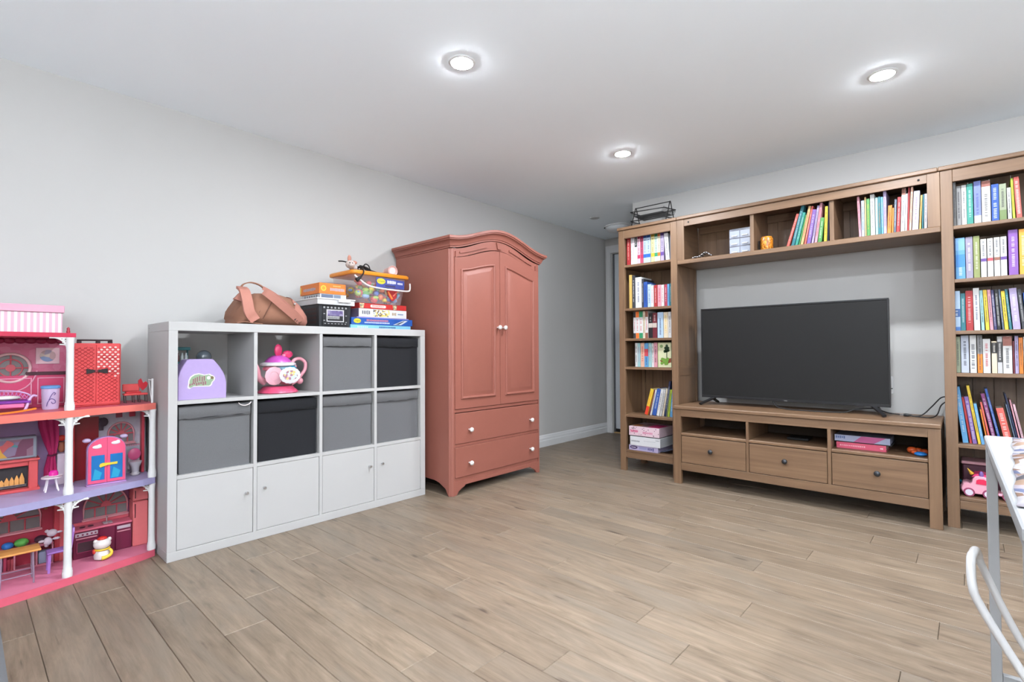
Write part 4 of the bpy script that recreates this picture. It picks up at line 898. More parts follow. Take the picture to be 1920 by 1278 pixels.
marks('title', g, .345, 1.738, 1.80, 1.214, 1.242, 5, (90, 92, 104), .6); marks('maker', g, .345, 1.965, 2.0, 1.216, 1.236, 3, (176, 150, 120)); MB().box(.345, .3456, 2.01, 2.055, 1.222, 1.230).build('print_bar', C((130, 146, 176), .4), g)
MB().box(.076, .344, 2.0822, 2.0832, 1.200, 1.252).build('end_panel', C((206, 50, 44), .4), g)
MB().box(.076, .344, 1.714, 1.715, 1.200, 1.252).build('end_panel', C((120, 108, 132), .4), g)
g = game('board_game_box', 'red board game box with rounded white title, under the clear tub', .075, .348, 1.715, 2.078, 1.2537, 1.2885, (196, 42, 40))
MB().prism(arc(1.905, 1.271, .009, -90, 90, 8) + arc(1.805, 1.271, .009, 90, 270, 8), 'yz', .348, .3486).build('title_capsule', C((232, 214, 208), .4), g)
lettering('title', 'MONOPOLY', .016, C((186, 50, 46), .4), g, (.3488, 1.855, 1.271), (0, 1, 0), (0, 0, 1), maxw=.092)
for a in (1.722, 1.972): MB().prism([(a, 1.256), (a + .024, 1.256), (a + .03, 1.286), (a - .004, 1.286)], 'yz', .348, .3485).build('corner_art', print_mix('corner_art%d' % int(a * 1000), [(222, 200, 150), (180, 150, 110), (110, 130, 110), (230, 220, 190)], 120), g)
# clear tub with orange lid
t = thing('craft_tub', 'clear plastic tub of craft pieces with an orange lid', 'storage tub', (.24, 1.87, 1.2885))
m_tub = P('tub_plastic', (226, 200, 206), .12, .0, alpha=.17, coat=.3)
def rring(y0, y1, x0, x1, z, r=.04, n=5):
    pts = []
    for cx, cy, a0 in ((x1 - r, y1 - r, 0), (x0 + r, y1 - r, 90), (x0 + r, y0 + r, 180), (x1 - r, y0 + r, 270)):
        for k in range(n + 1): a = math.radians(a0 + 90 * k / n); pts.append((cx + r * math.cos(a), cy + r * math.sin(a), z))
    return pts
MB().loft([rring(1.690, 2.045, .10, .355, 1.2888), rring(1.675, 2.06, .09, .365, 1.38), rring(1.660, 2.075, .08, .375, 1.467)]).build('tub_body', m_tub, t, 50)
MB().loft([rring(1.648, 2.085, .07, .385, 1.4672), rring(1.645, 2.088, .067, .388, 1.472), rring(1.645, 2.088, .067, .388, 1.486), rring(1.652, 2.08, .075, .38, 1.492)]).build('lid', C((240, 150, 40), .35), t, 50)
MB().tube(smoothpath([(.386, 1.66, 1.455), (.392, 1.70, 1.425), (.393, 1.76, 1.395), (.392, 1.87, 1.385), (.392, 1.98, 1.383), (.388, 2.06, 1.385), (.384, 2.082, 1.40), (.38, 2.085, 1.44)], 6), .0055, 8).build('tub_handle', P('tub_handle', (228, 222, 222), .3, .02, alpha=.75), t, 60)
MB().prism([(1.82, 1.395), (2.04, 1.395), (2.04, 1.452), (1.82, 1.460)], 'yz', .3765, .378).build('label', C((58, 70, 150), .4), t)
MB().prism([(1.858 + .032 * math.cos(a * .314), 1.436 + .019 * math.sin(a * .314)) for a in range(20)], 'yz', .378, .3786).build('logo_oval', C((226, 206, 40), .4), t)
lettering('logo_text', 'Crayola', .018, C((40, 90, 60), .4), t, (.3788, 1.858, 1.436), (0, 1, 0), (0, 0, 1), maxw=.05)
marks('label_title', t, .378, 1.905, 1.975, 1.424, 1.446, 7, (230, 230, 236)); marks('label_title', t, .378, 1.985, 2.028, 1.424, 1.438, 5, (226, 226, 236)); marks('label_small', t, .378, 1.89, 1.97, 1.402, 1.414, 10, (60, 40, 50))
MB().prism([(1.905, 1.378), (1.92, 1.388), (1.955, 1.39), (1.99, 1.385), (1.985, 1.34), (1.96, 1.312), (1.945, 1.312), (1.925, 1.335)], 'yz', .3665, .368).build('heart_label', C((168, 34, 36), .4), t)
MB().ribbon([(.3690, 1.918, 1.372), (.3690, 1.95, 1.325)], .012, .001, (0, 1, .6)).build('label_crayon', C((236, 130, 50), .4), t)
MB().ribbon([(.3690, 1.985, 1.372), (.3690, 1.957, 1.345)], .008, .001, (0, 1, -.6)).build('label_crayon', C((230, 120, 100), .4), t)
pieces = [(226, 206, 50), (90, 180, 90), (70, 120, 200), (230, 120, 60), (214, 80, 110), (70, 170, 150), (236, 180, 80), (160, 200, 90), (120, 170, 210), (200, 60, 60)]
for k in range(95):
    y = R_.uniform(1.715, 2.025); x = R_.choice([R_.uniform(.31, .338), R_.uniform(.31, .335), R_.uniform(.15, .30)]); z = 1.2895 + .018 + R_.random() * .125
    r = R_.uniform(.014, .027)
    o = MB().ball((x, y, max(z, 1.2895 + r)), (r * R_.uniform(.7, 1), r * R_.uniform(.8, 1.3), r * R_.uniform(.6, 1)), 9, 6).build('craft_piece', C(pieces[k % 10], .5), t, 60)
# plush toy and cable bundle lying on the lid
t = thing('plush_animal', 'small beige plush animal with pink ears at the tub lid edge', 'plush toy', (.33, 1.67, 1.4925))
m_pl = C((206, 190, 182), .95, bump=.4); m_ear = C((190, 130, 112), .9)
MB().ball((.350, 1.652, 1.5235), (.030, .030, .026), 14, 9).ball((.374, 1.640, 1.516), (.016, .014, .012), 10, 7).build('head', m_pl, t, 60)
MB().ball((.320, 1.688, 1.5115), (.026, .028, .0185), 12, 8).build('body', C((190, 186, 190), .95, bump=.3), t, 60)
MB().ball((.345, 1.648, 1.560), (.008, .013, .024), 10, 7).build('ear', m_ear, t, 60); MB().ball((.345, 1.682, 1.540), (.010, .020, .012), 10, 7).build('ear', m_ear, t, 60)
for y in (1.633, 1.651): MB().ball((.377, y, 1.529), .004, 8, 6).build('eye', m_black, t, 60)
t = thing('cable_bundle', 'black cable wound into a bundle on the orange tub lid', 'cable', (.28, 1.78, 1.493))
for k in range(5):
    a = k * .011
    MB().tube([(.285 + .022 * math.cos(w * .5) + .004 * k, 1.775 + (.05 - .004 * k) * math.cos(w * .5 + k), 1.512 + .014 * math.sin(w * .5 + k * .8) + .002 * k) for w in range(13)], .0042, 6, closed=False).build('cable_loop', m_cab, t, 60)
MB().tube(smoothpath([(.29, 1.80, 1.515), (.30, 1.85, 1.508), (.30, 1.90, 1.4975)], 5), .0042, 6).build('cable_end', m_cab, t, 60)
MB().tube(smoothpath([(.285, 1.73, 1.518), (.283, 1.69, 1.542), (.285, 1.64, 1.550), (.29, 1.605, 1.546)], 5), .0042, 6).build('cable_end', m_cab, t, 60)
MB().tube(smoothpath([(.31, 1.745, 1.508), (.37, 1.728, 1.502), (.402, 1.715, 1.475), (.412, 1.69, 1.445), (.41, 1.66, 1.42)], 5), .0042, 6, taper=[1 + max(0, i - 14) * .45 for i in range(21)]).build('cable_end', m_cab, t, 60)
MB().tube(smoothpath([(.28, 1.78, 1.525), (.28, 1.80, 1.552), (.28, 1.825, 1.545), (.28, 1.835, 1.52)], 5), .0042, 6).build('cable_loop', m_cab, t, 60)
t = thing('pink_cup', 'pale pink cup lying on its side on the tub lid', 'cup', (.27, 2.02, 1.493))
cm = Matrix.Translation((.26, 2.005, 1.529)) @ Matrix.Rotation(math.radians(-6), 4, 'Z') @ Matrix.Rotation(math.radians(90), 4, 'Y')
MB().lathe([(.026, -.045), (.028, -.044), (.034, .038), (.036, .043), (.034, .045), (.031, .043), (.029, .036), (.002, .034)], (0, 0, 0), 28).xf(cm).build('cup_body', C((236, 190, 184), .4), t, 40)
MB().lathe([(.0285, .0345), (.0285, .0355)], (0, 0, 0), 28).xf(cm).build('cup_inside', C((226, 222, 222), .4), t)

# ------------------------------------------------------------------ small things in the wall unit
t = thing('letter_tray', 'black wire mesh two-tier letter tray on the bookcase', 'letter tray', (1.345, 3.79, 1.9812))
m_wire = C((24, 24, 26), .5)
zb = 1.9813
for x in (1.19, 1.49):
    MB().tube(smoothpath([(x, 3.70, zb + .004), (x, 3.745, zb + .095), (x, 3.775, zb + .165), (x, 3.785, zb + .175), (x, 3.795, zb + .165), (x, 3.825, zb + .095), (x, 3.87, zb + .004)], 4), .004, 8).build('side_frame', m_wire, t, 60)
MB().tube([(1.19, 3.785, zb + .174), (1.49, 3.785, zb + .174)], .004, 8).build('top_bar', m_wire, t, 60)
def tray(z, dy):
    n = MB(); y0, y1, x0, x1 = 3.685 + dy, 3.895 + dy, 1.195, 1.485
    n.tube([(x0, y0, z + .035), (x1, y0, z + .022), (x1, y1, z + .045), (x0, y1, z + .045)], .004, 6, closed=True)
    n.build('tray_rim', m_wire, t, 60)
    n = MB()
    for k in range(30): x = x0 + .02 + (x1 - x0 - .04) * k / 29; n.box(x - .0011, x + .0011, y0 + .015, y1 - .015, z, z + .0014)
    for k in range(22): y = y0 + .015 + (y1 - y0 - .03) * k / 21; n.box(x0 + .02, x1 - .02, y - .0011, y + .0011, z, z + .0014)
    n.build('tray_floor_mesh', m_wire, t)
    n = MB()
    for k in range(34):
        x = x0 + (x1 - x0) * k / 33; n.tube([(x, y1, z + .045), (x * .95 + .05 * (x0 + x1) / 2, y1 - .015, z)], .0012, 4)
    for k in range(16):
        y = y0 + (y1 - y0) * k / 15; n.tube([(x0, y, z + .038), (x0 + .02, y, z)], .0012, 4).tube([(x1, y, z + .035), (x1 - .02, y, z)], .0012, 4)
    for q in (.25, .5, .75): n.tube([(x0 + .02 * (1 - q), y0 + .01, z + .036 * q), (x0 + .02 * (1 - q), y1 - .015 * (1 - q), z + .045 * q), (x1 - .02 * (1 - q), y1 - .015 * (1 - q), z + .045 * q), (x1 - .02 * (1 - q), y0 + .01, z + .03 * q)], .0008, 4)
    n.build('tray_side_mesh', m_wire, t)
tray(zb + .085, 0); tray(zb + .012, 0)
t = thing('clear_drawer_box', 'clear plastic box of little drawers on the bridge shelf', 'drawer box', (2.03, 3.80, 1.652))
m_cl2 = P('clear_drawer_plastic', (170, 178, 196), .12, .0, alpha=.32, coat=.3)
MB().box(1.955, 2.105, 3.74, 3.87, 1.6524, 1.842, c=.004).build('case', m_cl2, t)
m_cl3 = P('clear_drawer_front', (186, 194, 210), .2, .02, alpha=.4)
for r in range(3):
    for c in range(2):
        d = MB().box(1.960 + c * .072, 2.029 + c * .072, 3.732, 3.7395, 1.658 + r * .058, 1.710 + r * .058, c=.002).build('drawer', m_cl3, t)
        MB().box(1.975 + c * .072, 2.014 + c * .072, 3.724, 3.732, 1.668 + r * .058, 1.676 + r * .058, c=.002).build('pull', C((236, 238, 242), .3), d)
t = thing('amber_jar', 'speckled amber glass candle jar on the bridge shelf', 'jar', (2.203, 3.75, 1.652))
MB().lathe([(.034, 1.6524), (.039, 1.66), (.040, 1.70), (.040, 1.735), (.036, 1.748), (.034, 1.752), (.031, 1.750), (.032, 1.73), (.005, 1.728)], (2.203, 3.75, 0), 30).build('jar_body', print_mix('amber_speckle', [(214, 138, 40), (190, 110, 30), (228, 160, 60), (150, 84, 26), (220, 144, 44)], 120, .25), t, 40)
t = thing('striped_cloth', 'black and white patterned band crumpled on the bridge shelf', 'cloth', (1.77, 3.72, 1.652))
MB().ribbon(smoothpath([(1.70, 3.71, 1.662), (1.725, 3.712, 1.670), (1.75, 3.71, 1.668), (1.775, 3.715, 1.684), (1.80, 3.715, 1.696), (1.82, 3.72, 1.682), (1.835, 3.725, 1.672)], 6), .05, .004, (0, 1, 0)).build('band', stripes('zebra', (226, 226, 230), (30, 30, 36), 0, 60), t, 60)
t = thing('tan_notebook', 'thin tan wooden tray lying beside the clear drawer box', 'tray', (1.89, 3.80, 1.652))
MB().box(1.845, 1.945, 3.72, 3.86, 1.6524, 1.664, c=.003).build('board', C((196, 150, 108), .5), t)
t = thing('thin_black_book', 'thin dark book standing beside the amber jar', 'book', (2.153, 3.82, 1.652)); MB().box(2.1465, 2.155, 3.76, 3.90, 1.6524, 1.735, c=.001).build('cover', C((50, 42, 40), .5), t)
# games on the bottom shelf of the left bookcase
GZ = .1704
t = thing('puzzle_box', 'lilac puzzle box with a purple oval, bottom of the shelf stack', 'game box', (1.30, 3.80, GZ))
MB().box(1.165, 1.418, 3.675, 3.93, GZ, .2105, c=.001).build('box', C((176, 166, 200), .45), t)
MB().prism([(1.208 + .033 * math.cos(a * .314), .193 + .013 * math.sin(a * .314)) for a in range(20)], 'xz', 3.6742, 3.675).build('logo_oval', C((56, 40, 84), .4), t)
marksy('logo_text', t, 3.6742, 1.188, 1.228, .189, .197, 5, (210, 200, 220)); marksy('title', t, 3.675, 1.255, 1.325, .180, .203, 8, (136, 140, 186)); marksy('title', t, 3.675, 1.33, 1.385, .178, .204, 4, (66, 66, 118))
t = thing('game_box', 'plain white game box in the middle of the shelf stack', 'game box', (1.31, 3.82, .211))
MB().box(1.178, 1.438, 3.67, 3.94, .2110, .282, c=.001).build('box', C((214, 215, 218), .45), t)
marksy('title', t, 3.67, 1.190, 1.265, .238, .252, 9, (140, 142, 148)); marksy('small_print', t, 3.67, 1.30, 1.40, .250, .255, 12, (176, 178, 182)); marksy('maker', t, 3.67, 1.40, 1.43, .262, .270, 5, (130, 132, 138))
t = thing('game_box', 'pink speckled party game box on top of the shelf stack', 'game box', (1.30, 3.80, .289))
MB().box(1.168, 1.430, 3.672, 3.93, .2890, .362, c=.001).build('box', C((224, 196, 206), .45), t)
MB().box(1.172, 1.426, 3.676, 3.926, .2824, .2888).build('box_tray', C((40, 36, 40), .6), t)
marksy('title', t, 3.672, 1.182, 1.250, .313, .335, 7, (206, 70, 116)); marksy('subtitle', t, 3.672, 1.19, 1.23, .342, .350, 5, (90, 60, 74)); marksy('title', t, 3.672, 1.29, 1.375, .308, .326, 9, (206, 120, 150))
mb = MB()
for k in range(22): x = R_.uniform(1.172, 1.424); z = R_.uniform(.295, .357); mb.prism(arc(x, z, R_.uniform(.002, .004), 0, 300, 6), 'xz', 3.6712, 3.672)
mb.build('speckles', C((60, 44, 54), .5), t)
MB().box(1.18, 1.25, 3.70, 3.80, .3622, .3626).build('top_print', C((196, 120, 60), .5), t); MB().box(1.32, 1.42, 3.69, 3.85, .3622, .3626).build('top_print', C((206, 40, 110), .5), t); MB().box(1.255, 1.315, 3.69, 3.85, .3622, .3626).build('top_print', C((150, 110, 110), .5), t)
t = thing('leaflet', 'dark leaflet poking out beside the puzzle box', 'booklet', (1.48, 3.75, GZ))
MB().box(-.045, .045, -.07, .07, 0, .004).build('pages', C((70, 78, 100), .5), t, world=False); t.rotation_euler = (math.radians(6), math.radians(-16), math.radians(-20)); t.location = (1.474, 3.765, GZ + .020)
# bench cubbies
t = thing('thick_book', 'thick pink book lying flat in the bench cubby', 'book', (2.73, 3.70, .3714))
MB().box(2.612, 2.858, 3.635, 3.80, .3714, .3745).box(2.612, 2.858, 3.635, 3.80, .404, .4075).box(2.612, 2.858, 3.635, 3.639, .3745, .404).build('cover', C((206, 82, 108), .5), t); MB().box(2.615, 2.854, 3.6392, 3.796, .3747, .4038).build('pages', m_page, t)
marksy('title', t, 3.635, 2.63, 2.76, .385, .394, 14, (236, 170, 180)); marksy('maker', t, 3.635, 2.83, 2.845, .384, .394, 3, (236, 200, 206))
t = thing('folder', 'thin black folder lying on the pink book', 'folder', (2.74, 3.72, .4077)); MB().box(2.60, 2.885, 3.64, 3.85, .4078, .414, c=.001).build('cover', C((36, 36, 40), .5), t)
t = thing('picture_book', 'lilac and blue picture book on top of the black folder', 'book', (2.74, 3.70, .4142)); MB().box(2.603, 2.878, 3.632, 3.84, .4142, .452, c=.001).build('cover', C((172, 178, 208), .5), t)
MB().prism([(2.70, .4145), (2.80, .4145), (2.86, .4515), (2.74, .4515)], 'xz', 3.6314, 3.632).build('spine_picture', C((190, 90, 140), .5), t); marksy('title', t, 3.632, 2.61, 2.66, .43, .445, 5, (90, 110, 160))
t = thing('toy_figure', 'orange plastic toy lying in the bench cubby', 'toy', (3.0, 3.70, .3714))
for x, y, z, r in ((2.972, 3.70, .3905, .019), (3.0, 3.71, .3885, .017), (3.028, 3.70, .387, .0155), (2.985, 3.672, .384, .0125)): MB().ball((x, y, z), (r * 1.3, r, r), 12, 8).build('limb', C((222, 90, 34), .4), t, 60)
t = thing('toy_ball', 'flat blue plastic toy in the bench cubby corner', 'toy', (3.012, 3.635, .3714))
MB().ball((3.014, 3.632, .3835), (.030, .026, .012), 16, 8).build('shell', C((36, 120, 200), .35), t, 60)
t = thing('media_box', 'small black box in the middle bench cubby', 'media box', (2.37, 3.80, .3714)); MB().box(2.31, 2.44, 3.74, 3.86, .3716, .389, c=.004).build('case', m_black, t)

# pink unicorn toy car and a pale tray behind it
CY = 3.755
t = thing('toy_car', 'pink unicorn toy car with purple ear and red window', 'toy car', (3.235, CY, .1704))
m_cp = C((238, 170, 190), .3); z0 = .1704
side = [(3.182, .190), (3.176, .205), (3.178, .222), (3.186, .238), (3.20, .243), (3.215, .240), (3.224, .250), (3.228, .272), (3.240, .284), (3.262, .288), (3.285, .280), (3.298, .255), (3.310, .235), (3.318, .215), (3.318, .192), (3.25, .186)]
c0 = (3.245, .225)
MB().loft([[(c0[0] + (x - c0[0]) * s, yy, c0[1] + (z - c0[1]) * s) for x, z in side] for yy, s in ((CY - .055, .90), (CY - .048, .98), (CY, 1.0), (CY + .048, .98), (CY + .055, .90))]).build('body', m_cp, t, 40)
MB().prism([(3.240, .243), (3.285, .240), (3.284, .262), (3.272, .270), (3.252, .269), (3.242, .262)], 'xz', CY - .0575, CY - .053).build('window', C((226, 40, 84), .25), t)
MB().loft([[(x, yy, z) for x, z in ((3.223, .275), (3.235, .292), (3.262, .298), (3.290, .290), (3.307, .262), (3.312, .235), (3.300, .252), (3.287, .278), (3.262, .286), (3.240, .282))] for yy in (CY - .045, CY + .045)]).build('mane', C((232, 60, 118), .35), t)
MB().tube([(3.226, CY - .02, .288), (3.207, CY - .025, .317)], .010, 10, taper=[1.0, .15]).build('horn', C((236, 176, 40), .35), t, 60)
MB().ball((3.262, CY - .045, .292), (.010, .008, .020), 10, 7).build('ear', C((130, 96, 170), .4), t, 60)
for x in (3.212, 3.288):
    for yy in (CY - .052, CY + .052):
        w = MB().lathe([(.022, -.008), (.0235, -.006), (.0235, .006), (.022, .008)], (x, yy, .1704 + .0235), 24, 'y').build('wheel', C((150, 60, 96), .5), t, 40)
        MB().lathe([(.016, -.0095), (.017, .0095)], (x, yy, .1704 + .0235), 20, 'y').build('hub', C((226, 220, 234), .4), w, 40)
MB().ball((3.179, CY - .02, .210), (.006, .014, .014), 10, 7).build('headlight', C((190, 170, 214), .3), t, 60)
t = thing('toy_car', 'pink and white toy car trailer behind the table leg', 'toy car', (3.385, CY, .1704))
MB().box(3.325, 3.43, CY - .05, CY + .05, .190, .202, c=.004).build('chassis', C((238, 170, 190), .35), t)
MB().prism([(3.34, .2022), (3.42, .2022), (3.40, .245), (3.365, .238), (3.338, .222)], 'xz', CY - .045, CY + .045).build('cabin', C((214, 210, 214), .35), t)
MB().prism(arc(3.349, .214, .009, 0, 340, 12), 'xz', CY - .0475, CY - .0451).build('lamp', C((214, 50, 80), .35), t)
MB().ball((3.352, CY, .255), (.014, .03, .014), 10, 7).build('seat', C((214, 40, 90), .5), t, 60)
for x in (3.362, 3.41):
    for yy in (CY - .052, CY + .052):
        w = MB().lathe([(.020, -.008), (.0215, -.006), (.0215, .006), (.020, .008)], (x, yy, .1704 + .0217), 24, 'y').build('wheel', C((150, 60, 96), .5), t, 40)
        MB().lathe([(.015, -.0095), (.016, .0095)], (x, yy, .1704 + .0217), 20, 'y').build('hub', C((226, 220, 234), .4), w, 40)
t = thing('toy_case', 'pale pink toy case lying behind the unicorn car', 'toy case', (3.37, 3.93, .1704))
MB().box(3.185, 3.555, 3.86, 3.998, .1706, .318, c=.006).build('case_base', C((80, 34, 52), .5), t); MB().box(3.180, 3.56, 3.85, 4.0, .3182, .336, c=.005).build('case_lid', C((222, 166, 176), .5), t)
MB().ball((3.35, 3.90, .354), (.03, .03, .0178), 10, 7).build('toy_knob', C((200, 30, 60), .5), t, 60)
t = thing('crayon_stub', 'teal crayon poking out beside the toy car', 'crayon', (3.165, 3.80, .1704)); MB().tube([(3.1805, 3.835, .1766), (3.178, 3.80, .222), (3.176, 3.79, .236)], .006, 10).build('stick', C((30, 110, 130), .5), t, 60)

# ------------------------------------------------------------------ three-storey doll house against the left wall
H = thing('doll_house', 'pink and lilac three-storey doll house with white columns', 'doll house', (.24, .2, 0))
YL, YR_ = -.28, .643
def frontx(y): 
    pts = [(-.28, .47), (-.1, .485), (.05, .475), (.13, .462), (.25, .435), (.358, .403), (.5, .365), (.60, .338), (.643, .318)]
    for (a, b), (c, d) in zip(pts, pts[1:]):
        if a <= y <= c: return b + (d - b) * (y - a) / (c - a)
    return pts[-1][1]
def plate(name, z0, z1, ya, yb, mat, inset=0.0, rim=None):
    ys = [ya + (yb - ya) * i / 18 for i in range(19)]
    out = [(frontx(y) - inset, y) for y in ys]
    o = MB().prism([(.03, ya)] + out + [(.03, yb)], 'xy', z0, z1).build(name, mat, H)
    if rim:
        r = [[(frontx(y) - inset + dx, y, z) for y in ys] for dx, z in ((.0005, z0 - .001), (.005, z0 - .001), (.005, z1 + .001), (.0005, z1 + .001))]
        MB().loft(r + [r[0]], cap=False, closed=False).build('floor_rim', rim, H)
    return o
m_pkf = C((228, 130, 160), .4); m_pke = C((222, 96, 118), .4); m_llf = C((186, 170, 212), .4); m_lle = C((164, 158, 198), .4); m_smf = C((216, 92, 112), .4); m_sme = C((228, 116, 104), .4)
m_cw = C((236, 236, 236), .35)
plate('ground_floor', .0004, .03, YL, YR_, m_pkf, .006, m_pke)
plate('first_floor', .347, .375, YL, YR_, m_llf, .012, m_lle)
plate('second_floor', .702, .73, YL, YR_, m_smf, .012, m_sme)
plate('roof', 1.041, 1.059, YL, .338, C((196, 40, 74), .4), .03)
def column(x, y, z0, z1, r=.0138):
    c = MB().lathe([(r * 1.25, z0), (r * 1.28, z0 + .022), (r * 1.15, z0 + .026), (r * 1.2, z0 + .031), (r * 1.05, z0 + .036), (r, z0 + .06), (r * .92, z1 - .04), (r * 1.0, z1 - .012), (r * 1.12, z1 - .0005)], (x, y, 0), 16).build('column', m_cw, H, 40)
    return c
def bracket(x, y, zt, s, w=.055, h=.05):
    """pierced scroll bracket in the facade plane: two curved ribs and a lattice between"""
    mb = MB(); pts = []
    for i in range(9):
        a = i / 8 * PI / 2; pts.append((y + s * (.010 + w * (1 - math.cos(a)) ** 1.0), zt - h + h * math.sin(a) ** 1.0))
    path = [(x, p[0], p[1]) for p in pts]; mb.tube(path, .0035, 6)
    mb.box(x - .003, x + .003, y + s * .008, y + s * (w + .012), zt - .005, zt - .0005)
    for i in range(1, 8): mb.tube([(x, pts[i][0], pts[i][1]), (x, pts[i][0] - s * .004 * (i % 3), zt - .003)],   .0026, 4)
    for i in range(2, 7, 2): mb.tube([(x, pts[i][0], pts[i][1]), (x, pts[i - 1][0] - s * .002, zt - .004)], .0026, 4)
    for i in range(1, 5): mb.tube([(x, y + s * .010, zt - h * i / 6), (x, pts[i + 1][0], zt - h * i / 6 + .003)], .0028, 4)
    mb.build('bracket', m_cw, H)
for z0, z1 in ((.0305, .3465), (.3755, .7015)):
    for y in (.318, .632):
        x = frontx(y) - .023; column(x, y, z0, z1)
        bracket(x, y, z1, -1)
        if y < .5: bracket(x, y, z1, 1)
xm = frontx(.318) - .022
column(xm, .318, .7305, 1.0405); bracket(xm, .318, 1.0405, -1)
B('terrace_post', m_cw, H, .285, .293, .628, .636, .7305, .848, c=.001); 
MB().tube([(.289, .630, .735), (.289, .618, .84)], .0015, 5).tube([(.289, .634, .84), (.289, .615, .845)], .0015, 5).build('terrace_trellis', m_cw, H)
# back walls
B('kitchen_wall', C((136, 62, 104), .5), H, .10, .112, .350, YR_, .0305, .3465, c=0)
B('library_wall', C((176, 44, 66), .5), H, .10, .112, YL, .298, .0305, .3465, c=0)
B('pillar_panel', C((196, 62, 74), .5), H, .10, .150, .2985, .3495, .0305, .3465, c=.002)
B('pillar_strip', C((214, 92, 98), .5), H, .1502, .156, .316, .332, .0305, .3465, c=.001)
B('lounge_wall', C((150, 116, 160), .5), H, .10, .112, YL, .345, .3755, .7015, c=0)
B('bath_wall', print_mix('bath_print', [(186, 180, 192), (182, 176, 190), (190, 186, 196), (184, 178, 192), (188, 182, 194)], 60), H, .10, .112, .3455, YR_, .3755, .7015, c=0)
B('bedroom_wall', print_mix('bedroom_print', [(208, 106, 140), (204, 98, 134), (212, 116, 148), (206, 100, 136)], 40), H, .10, .112, YL, .335, .7305, 1.0405, c=0)
B('bedroom_wainscot', C((202, 54, 102), .4), H, .1125, .122, YL, .335, .7305, .875, c=.001)
B('bedroom_shadow_rail', C((70, 14, 34), .5), H, .1125, .128, .20, .335, .8755, .890, c=.001)
for (a, b) in ((.115, .220), (.238, .330)):
    for d in ((a, b, .745, .749), (a, b, .860, .864), (a, a + .004, .7492, .8598), (b - .004, b, .7492, .8598)): B('panel_moulding', C((236, 160, 186), .4), H, .1222, .126, *d, c=0)
MB().tube([(.124, .152 + .085 * math.cos(math.radians(a)), .909 - .105 * abs(math.sin(math.radians(a)))) for a in range(185, 360, 12)], .003, 6).build('panel_moulding', C((236, 160, 186), .4), H)
mb = MB()
for k in range(8): mb.ball((.116, .08 + k * .034, 1.030), (.010, .022, .014), 10, 6)
mb.build('scalloped_valance', C((150, 24, 66), .5), H, 60)
m_wf = C((224, 150, 160), .4); m_sp = C((206, 84, 96), .4); m_shade_pane = C((128, 122, 124), .3)  # pane grey is painted for the shadowed wall seen through the openings
# round window
def ring(y, z, r, rr, x, mat, nm, n=28): return MB().tube([(x, y + r * math.cos(2 * PI * k / n), z + r * math.sin(2 * PI * k / n)) for k in range(n)], rr, 8, closed=True).build(nm, mat, H, 60)
MB().lathe([(.058, 0), (.058, .002)], (.1128, .152, .909), 32, 'x').build('round_shade_pane', m_shade_pane, H)
ring(.152, .909, .062, .006, .120, C((232, 190, 194), .4), 'round_window_frame'); ring(.152, .909, .038, .0028, .118, m_sp, 'round_window_ring')
for a in range(0, 360, 90): MB().tube([(.118, .152 + .015 * math.cos(math.radians(a)), .909 + .015 * math.sin(math.radians(a))), (.118, .152 + .059 * math.cos(math.radians(a)), .909 + .059 * math.sin(math.radians(a)))], .003, 6).build('round_window_spoke', m_sp, H)
MB().lathe([(.016, 0), (.016, .006), (.002, .007)], (.115, .152, .909), 20, 'x').build('round_window_hub', m_sp, H)
def arch_window(y0, y1, z0, zs, zt, x=.1125, rows=True):
    yc = (y0 + y1) / 2; ry = (y1 - y0) / 2; rz = zt - zs
    out = [(y0, z0), (y1, z0)] + arc(yc, zs, ry, 0, 180, 16, rz)
    MB().prism(out, 'yz', x, x + .002).build('arch_shade_pane', m_shade_pane, H)
    MB().tube([(x + .004, p[0], p[1]) for p in out], .0045, 6, closed=True).build('arch_frame', m_wf, H, 60)
    MB().tube([(x + .004, y0, zs), (x + .004, y1, zs)], .004, 6).build('arch_transom', m_sp, H)
    for a in (30, 60, 90, 120, 150): MB().tube([(x + .004, yc, zs), (x + .004, yc + ry * .97 * math.cos(math.radians(a)), zs + rz * .97 * math.sin(math.radians(a)))], .0032, 6).build('arch_spoke', m_sp, H)
    MB().prism(arc(yc, zs, ry * .24, 0, 180, 10, rz * .3), 'yz', x + .003, x + .009).build('arch_hub', m_sp, H)
    for k in (1, 2, 3): MB().tube([(x + .004, y0 + (y1 - y0) * k / 4, z0), (x + .004, y0 + (y1 - y0) * k / 4, zs)], .0032, 6).build('arch_mullion', m_sp, H)
    B('arch_sill', m_wf, H, x, x + .016, y0 - .006, y1 + .006, z0 - .008, z0 - .0005, c=.001)
arch_window(.404, .570, .186, .235, .318)
arch_window(.055, .255, .190, .245, .335)
arch_window(.492, .594, .530, .575, .630)
# kitchen line
m_kd = C((112, 22, 58), .4); m_kc = C((222, 108, 132), .4); m_kt = C((226, 132, 150), .4)
B('oven_unit', m_kd, H, .1125, .192, .360, .452, .0305, .152, c=.002); B('sink_unit', m_kd, H, .1125, .192, .4525, .512, .0305, .152, c=.002); B('dishwasher_unit', m_kd, H, .1125, .192, .5125, .576, .0305, .152, c=.002)
B('counter_top', m_kc, H, .1125, .198, .355, .577, .1525, .162, c=.002); B('counter_back', C((210, 90, 104), .4), H, .1125, .120, .355, .577, .1625, .176, c=.001)
B('control_strip', C((206, 190, 200), .4), H, .1922, .1945, .366, .446, .130, .146, c=0); B('control_strip', C((206, 190, 200), .4), H, .1922, .1945, .518, .570, .130, .144, c=0)
for y in (.375, .392, .408, .424, .438): MB().lathe([(.004, 0), (.004, .003)], (.1946, y, .138), 8, 'x').build('control_knob', C((140, 50, 80), .4), H)
